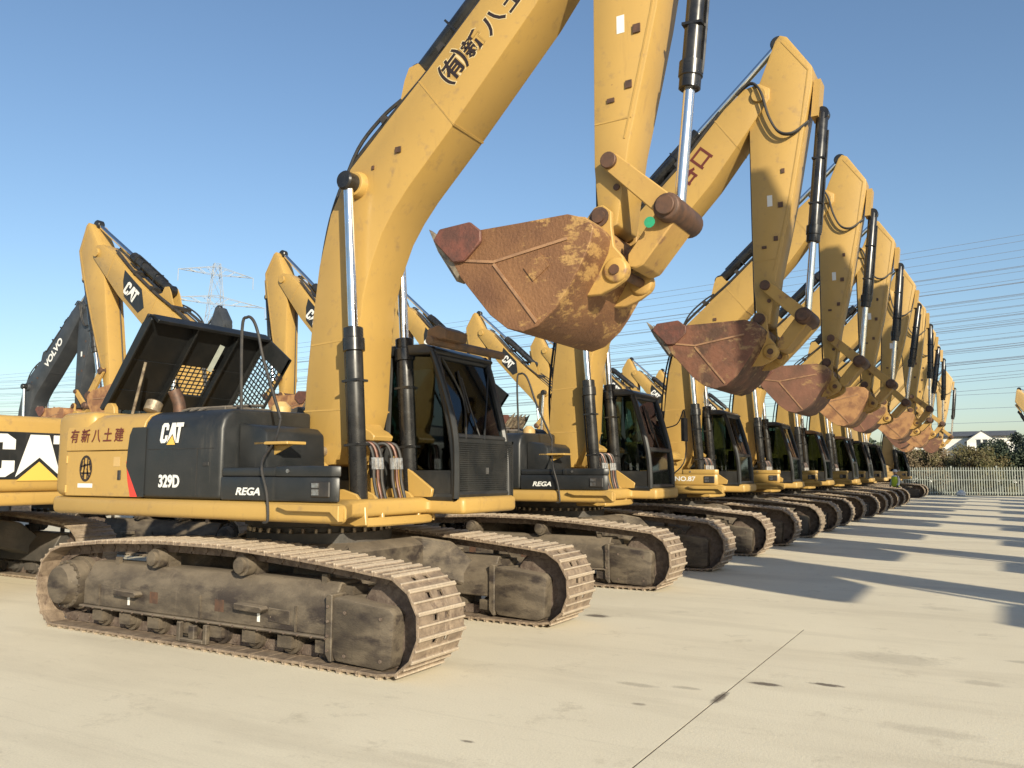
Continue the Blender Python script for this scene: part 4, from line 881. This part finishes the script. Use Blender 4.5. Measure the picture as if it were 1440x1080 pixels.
# ------------------------------------------------------------------ shrubs behind the fence
mat('leaf_olive', (0.085, 0.085, 0.03), (0.14, 0.11, 0.05), rough=.7, scale=1.2, lo=.4, hi=.6)
mat('leaf_brown', (0.15, 0.105, 0.06), (0.09, 0.075, 0.04), rough=.8, scale=1.2, lo=.4, hi=.6)
mat('leaf_dark', (0.032, 0.05, 0.028), (0.055, 0.065, 0.035), rough=.7, scale=1.0, lo=.4, hi=.6)
mat('bark', (0.09, 0.07, 0.05), (0.05, 0.04, 0.03), rough=.9, scale=5)
def crown_mesh(seed, rx, ry, h, n, leaf):
    r = random.Random(seed); vs_ = []; fs = []
    clumps = [(r.uniform(-rx, rx), r.uniform(-ry, ry), h * r.uniform(.12, .92), r.uniform(.35, .8)) for _ in range(26)]
    for k in range(n):
        c = clumps[k % 26]; q = Vector((r.gauss(0, 1), r.gauss(0, 1), r.gauss(0, 1))).normalized() * c[3] * (r.random() ** .4)
        p = Vector((c[0] + q.x, c[1] + q.y, max(.1, c[2] * (1 - .25 * abs(c[0]) / rx) + q.z)))
        a = Vector((r.uniform(-1, 1), r.uniform(-1, 1), r.uniform(-1, 1))).normalized(); b = a.orthogonal().normalized(); s = leaf * r.uniform(.6, 1.3)
        o = len(vs_); vs_ += [p - a * s, p + b * s * .5, p + a * s, p - b * s * .5]; fs.append((o, o + 1, o + 2, o + 3))
    me = bpy.data.meshes.new('crown'); me.from_pydata([tuple(v) for v in vs_], [], fs); return me
CR = [crown_mesh(s, 2.0, 1.4, 4.2, 8200, .085) for s in (1, 2, 3)]
def trunk_fn(b):
    r = random.Random(5)
    for k in range(7):
        a = r.uniform(0, 6.28); d = r.uniform(.3, 1.3)
        b.tube([(0, 0, -.1), (d * .3 * math.cos(a), d * .3 * math.sin(a), 1.0), (d * math.cos(a), d * math.sin(a), 2.9)], .045, 5)
mats_ = {'leaf_olive': 'olive green', 'leaf_brown': 'brownish dry', 'leaf_dark': 'dark green'}
def shrub(x, y, sx, sz, m, lb):
    t = thing('shrub', lb, 'shrub', (x, y, -.12), rnd.uniform(0, 6), 'shrubs behind the fence'); t.scale = (sx, sx, sz)
    me = CR[rnd.randrange(3)]; me2 = CACHE.setdefault(('crown', me.name, m), me.copy())
    put('crown', me2, m, t); part('trunk', t, 'bark', 'trunk', trunk_fn)
SH = [(-9.6, 70.5, 1.0, 1.08, 'leaf_brown', 'dry brown shrub half hidden behind the last excavators'), (-7.2, 71.5, 1.05, 1.1, 'leaf_olive', 'leftmost olive shrub visible behind the fence'),
      (-5.0, 70.5, .95, 1.0, 'leaf_brown', 'brown shrub below the left end of the white house'), (-3.2, 72.0, 1.0, 1.06, 'leaf_olive', 'olive shrub below the gable of the white house'),
      (-1.4, 70.5, 1.0, 1.0, 'leaf_olive', 'greener low shrub just right of the gable'), (.4, 72.0, 1.1, 1.15, 'leaf_dark', 'dark green shrub where the house roof ends'),
      (2.4, 71.5, 1.2, 1.36, 'leaf_dark', 'tallest dark shrub near the right edge behind the fence'), (4.6, 72, 1.2, 1.3, 'leaf_dark', 'dark green shrub cut by the right edge behind the fence')]
for a in SH: shrub(*a)
for i in range(14):
    x = -12.5 - i * 2.6 if i < 10 else 7 + (i - 10) * 2.6
    shrub(x, 71 + rnd.uniform(-.6, 1.4), 1.05, rnd.uniform(.9, 1.1), rnd.choice(['leaf_olive', 'leaf_brown']), 'shrub of the hedge behind the fence, hidden by the excavators')
def thicket():
    r = random.Random(11); vs_ = []; fs = []
    for k in range(30000):
        x = r.uniform(-60, 60); p = Vector((x, 77 + r.uniform(-2.5, 2.5), min(abs(r.gauss(0, 1)), 1.4) * 1.1 + r.uniform(0, 1.4) + .4 * math.sin(x * .9)))
        a = Vector((r.uniform(-1, 1), r.uniform(-1, 1), r.uniform(-1, 1))).normalized(); b = a.orthogonal().normalized(); s = r.uniform(.08, .22)
        o = len(vs_); vs_ += [p - a * s, p + b * s * .6, p + a * s, p - b * s * .6]; fs.append((o, o + 1, o + 2, o + 3))
    me = bpy.data.meshes.new('thicket'); me.from_pydata([tuple(v) for v in vs_], [], fs); return me
tag(put('thicket', thicket(), 'leaf_brown'), 'tangled brown undergrowth behind the shrubs and fence', 'undergrowth', kind='stuff')
def far_trees():
    r = random.Random(12); vs_ = []; fs = []
    for k in range(26000):
        x = r.uniform(-260, 160); h = 5.5 + 1.6 * math.sin(x * .21) + 1.2 * math.sin(x * .53 + 1)
        if -8 < x < 8: h = min(h, 3.4)
        p = Vector((x, 185 + r.uniform(-4, 4), h * r.random() ** .6))
        a = Vector((r.uniform(-1, 1), r.uniform(-1, 1), r.uniform(-1, 1))).normalized(); b = a.orthogonal().normalized(); s = r.uniform(.4, 1.0)
        o = len(vs_); vs_ += [p - a * s, p + b * s * .6, p + a * s, p - b * s * .6]; fs.append((o, o + 1, o + 2, o + 3))
    me = bpy.data.meshes.new('distant_wood'); me.from_pydata([tuple(v) for v in vs_], [], fs); return me
tag(put('distant_wood', far_trees(), 'leaf_dark'), 'distant dark tree line on the horizon', 'wood', kind='stuff')

# ------------------------------------------------------------------ white house beyond the shrubs
mat('render_white', (0.74, 0.73, 0.69), (0.66, 0.65, 0.60), rough=.8, scale=.6)
mat('roof_dark', (0.075, 0.078, 0.085), (0.11, 0.11, 0.115), rough=.7, scale=1.5); mat('window_dark', (0.03, 0.035, 0.045), rough=.15)
hs = thing('house', 'long low white house with a dark roof and a central gable beyond the shrubs', 'house', (-4.6, 150, 0), R(0))
part('wall', hs, 'render_white', 'hw', lambda b: b.box(-10.5, 6.9, 0, 9, 0, 7.2))
part('roof', hs, 'roof_dark', 'hroof', lambda b: b.prism([(-.6, 7.35), (-.5, 7.21), (9.5, 7.21), (9.6, 7.35), (5.5, 8.25), (3.5, 8.25)], -11.0, 7.3, axis='x'))
part('gable', hs, 'render_white', 'hg', lambda b: b.prism([(.5, 0), (4.6, 0), (4.6, 6.5), (2.55, 8.0), (.5, 6.5)], -2.2, -.01))
part('gable_roof', hs, 'roof_dark', 'hgr', lambda b: b.prism([(.1, 6.25), (.15, 6.38), (2.55, 8.16), (4.95, 6.38), (5.0, 6.25), (2.55, 8.02)], -2.3, 3.0))
for x, z in ((2.1, 5.4), (3.0, 5.4)):
    w = part('window', hs, 'window_dark', ('hwn', x), lambda b: b.box(x - .3, x + .3, -2.22, -2.19, z, z + 1.3))
    part('window_frame', w, 'white', ('hwf', x), lambda b: b.box(x - .38, x + .38, -2.26, -2.205, z - .12, z).box(x - .36, x + .36, -2.25, -2.205, z + 1.3, z + 1.36))
for k, x in enumerate((-8.5, -6.2, -3.9, 7.3)):
    part('window', hs, 'window_dark', ('hwm', x), lambda b: b.box(x - .45, x + .45, -.03, .02, 4.2, 5.3))

# ------------------------------------------------------------------ power lines and pylon
def wire(Y, X0, X1, z0, z1, sag, r, lb):
    n = 60; pts = []
    for i in range(n + 1):
        t = i / n; pts.append((X0 + (X1 - X0) * t, Y, z0 + (z1 - z0) * t - 4 * sag * t * (1 - t)))
    o = put('power_line', MB().tube(pts, r, 5, False).mesh('power_line'), 'wire')
    tag(o, lb, 'power line', 'power lines crossing behind the yard')
rw = random.Random(21)
heights = [33.2, 31.2, 29.6, 27.4, 25.6, 23.6, 22.4, 20.2, 18.2]
k = 0
for li, (Y, sc_) in enumerate(((112, .94), (150, 1.06), (200, 1.16))):
    for h in heights:
        for d in (0, .35):
            z = h * sc_ + d + rw.uniform(-.3, .3)
            if li == 2 and d: continue
            wire(Y, -340, 60, z - 1.5, z + 1.0, 5.5 + rw.uniform(0, 1), .027 * Y / 112, 'thin dark power line of the bundles crossing the sky behind the machines'); k += 1
for h in (12.2, 10.4, 8.6):
    wire(120, -260, 80, h, h, 1.0, .026, 'thin dark power line low over the house, right of the last excavator')
mat_p = 'lattice'
def pylon(b):
    H = 33.0
    def bar(p, q, r=.03): b.cone(p, q, r, n=5)
    lv = [0, 7, 13, 18, 22, 25, 28, 31, H]
    w = lambda z: 3.0 * (1 - z / H) + .45
    for i in range(len(lv) - 1):
        z0, z1 = lv[i], lv[i + 1]; a, c = w(z0), w(z1)
        for sx, sy in ((1, 1), (1, -1), (-1, 1), (-1, -1)): bar((sx * a, sy * a, z0), (sx * c, sy * c, z1), .045)
        for s in (-1, 1):
            bar((a, s * a, z0), (-c, s * c, z1)); bar((-a, s * a, z0), (c, s * c, z1)); bar((s * a, a, z0), (s * c, -c, z1)); bar((s * a, -a, z0), (s * c, c, z1))
            bar((c, s * c, z1), (-c, s * c, z1)); bar((s * c, c, z1), (s * c, -c, z1))
def crossarm(b, z, L):
    for s in (-1, 1):
        for y in (-.5, .5):
            b.cone((0, y, z + 1.1), (s * L, 0, z), .045, n=5); b.cone((0, y, z - .2), (s * L, 0, z), .045, n=5)
            for t in (.25, .5, .75): b.cone((s * L * t, y * (1 - t), z + 1.1 * (1 - t)), (s * L * (t - .2), y * (1.2 - t), z - .2 * (1.2 - t)), .05, n=4)
        b.cone((s * L, 0, z), (s * L, 0, z - 1.8), .06, n=5)
py = thing('pylon', 'steel lattice power pylon rising far behind the open hood', 'pylon', (-100.5, 83, 0), R(64))
part('lattice_mast', py, 'lattice', 'mast', pylon)
for z, L in ((31.5, 5.5), (27, 7.5), (22.5, 6.0)): part('crossarm', py, 'lattice', ('arm', z), lambda b: crossarm(b, z, L))

# ------------------------------------------------------------------ person in a hi-vis vest by the ninth machine
mat('skin', (0.45, 0.27, 0.19), rough=.6); mat('hivis', (0.62, 0.80, 0.06), rough=.7); mat('trousers', (0.05, 0.055, 0.07), rough=.8); mat('shirt_white', (0.72, 0.72, 0.70), rough=.8)
def skin_body(name, verts, edges, radii, m, parent):
    me = bpy.data.meshes.new(name); me.from_pydata(verts, edges, []); o = bpy.data.objects.new(name, me); col.objects.link(o)
    md = o.modifiers.new('skin', 'SKIN'); sv = me.skin_vertices[0].data
    for v, r in zip(sv, radii): v.radius = (r, r)
    sv[0].use_root = True
    ss = o.modifiers.new('sub', 'SUBSURF'); ss.levels = ss.render_levels = 1
    dg = bpy.context.evaluated_depsgraph_get(); dg.update(); me2 = bpy.data.meshes.new_from_object(o.evaluated_get(dg)); me2.name = name
    bpy.data.objects.remove(o); me2.materials.clear()
    for p in me2.polygons: p.use_smooth = True
    return put(name, me2, m, parent)
pr = thing('person', 'standing person in a white top and lime hi-vis vest beside the far undercarriages', 'person', (-4.7, 47.7, 0), R(140))
V = [(0, 0, .95), (0, 0, 1.15), (0, 0, 1.38), (0, 0, 1.50), (0, .01, 1.60), (0, .01, 1.72), (.10, 0, .88), (.11, .01, .50), (.12, 0, .10), (.12, .13, .04), (-.10, 0, .88), (-.12, .03, .50), (-.14, 0, .10), (-.15, .13, .04),
     (.19, 0, 1.40), (.25, .02, 1.14), (.24, .12, .92), (.235, .16, .84), (-.19, 0, 1.40), (-.25, .02, 1.14), (-.24, .12, .92), (-.235, .16, .84)]
Ed = [(0, 1), (1, 2), (2, 3), (3, 4), (4, 5), (0, 6), (6, 7), (7, 8), (8, 9), (0, 10), (10, 11), (11, 12), (12, 13), (2, 14), (14, 15), (15, 16), (16, 17), (2, 18), (18, 19), (19, 20), (20, 21)]
Rr = [.14, .13, .15, .06, .085, .09, .085, .06, .045, .035, .085, .06, .045, .035, .065, .045, .035, .03, .065, .045, .035, .03]
skin_body('body', V, Ed, Rr, 'trousers', pr)
part('shirt', pr, 'shirt_white', 'shirt', lambda b: b.lathe((0, 0, .92), (0, 0, 1), [(0, .17), (.15, .165), (.35, .19), (.50, .19), (.57, .09)], 14).tube([(.17, 0, 1.42), (.255, .02, 1.14), (.245, .12, .95)], .062, 8).tube([(-.17, 0, 1.42), (-.255, .02, 1.14), (-.245, .12, .95)], .062, 8))
part('vest', pr, 'hivis', 'vest', lambda b: b.lathe((0, 0, .90), (0, 0, 1), [(0, .185), (.2, .18), (.38, .205), (.50, .20), (.56, .12)], 14))
part('head', pr, 'skin', 'head', lambda b: b.lathe((0, .01, 1.50), (0, 0, 1), [(0, .05), (.05, .075), (.14, .098), (.22, .09), (.26, .05)], 14).cone((0, .09, 1.63), (0, .125, 1.61), .018, .012, n=6))
part('helmet', pr, 'white', 'helmet', lambda b: b.lathe((0, .01, 1.66), (0, 0, 1), [(0, .135), (.015, .118), (.06, .112), (.11, .08), (.13, .03)], 16))

# door lettering and emblem of the nearest machine
dp = [c for c in e1.children if c.name.startswith('upper_side_panel')][0]; dd = [c for c in e1.children if c.name.startswith('side_door')][0]
for i, ch in enumerate('\u6709\u65b0\u516b\u571f\u5efa'):
    lettering(dp, ch, .155, 'ink_brown', (-2.24 + i * .195, -1.502, 2.02), (1, 0, 0), (0, 0, 1), bold=.002, shear=.15, name='character')
F = frame3((-2.0, -1.502, 1.68), (1, 0, 0), (0, 0, 1))
def ring(b):
    n = 28
    for i in range(n):
        a0, a1 = 2 * math.pi * i / n, 2 * math.pi * (i + .96) / n
        b.add([F @ Vector((r * .86 * math.cos(a), r * 1.1 * math.sin(a), z)) for z in (0, .003) for r, a in ((.105, a0), (.128, a0), (.128, a1), (.105, a1))], [(0, 1, 2, 3), (7, 6, 5, 4), (0, 4, 5, 1), (1, 5, 6, 2), (2, 6, 7, 3), (3, 7, 4, 0)])
    for x0, y0, x1, y1 in ((-.03, -.11, -.03, .11), (.03, -.11, .03, .11), (-.09, .02, .09, .05), (-.08, -.05, .08, -.05), (-.06, .08, -.085, -.02), (.06, .08, .085, -.02), (-.01, .05, -.05, -.09), (.02, .0, .06, -.09)):
        p, q = F @ Vector((x0, y0, .002)), F @ Vector((x1, y1, .002)); t = (q - p).normalized()
        b.obox((p + q) / 2, (q - p) / 2, Vector((0, .0015, 0)), t.cross(Vector((0, 1, 0))) * .008)
part('emblem', dd, 'ink', 'ring', ring, label='dark round emblem on the yellow side door')
flat(dd, 'label_plate', 'white', [(-.13, 0), (.13, 0), (.13, .045), (-.13, .045)], (-2.0, -1.502, 1.475), (1, 0, 0), (0, 0, 1), th=.002)
flat(dd, 'sticker', 'yellow_pale', [(0, 0), (.11, 0), (.11, .10), (0, .10)], (-1.52, -1.502, 1.70), (1, 0, 0), (0, 0, 1), th=.002)
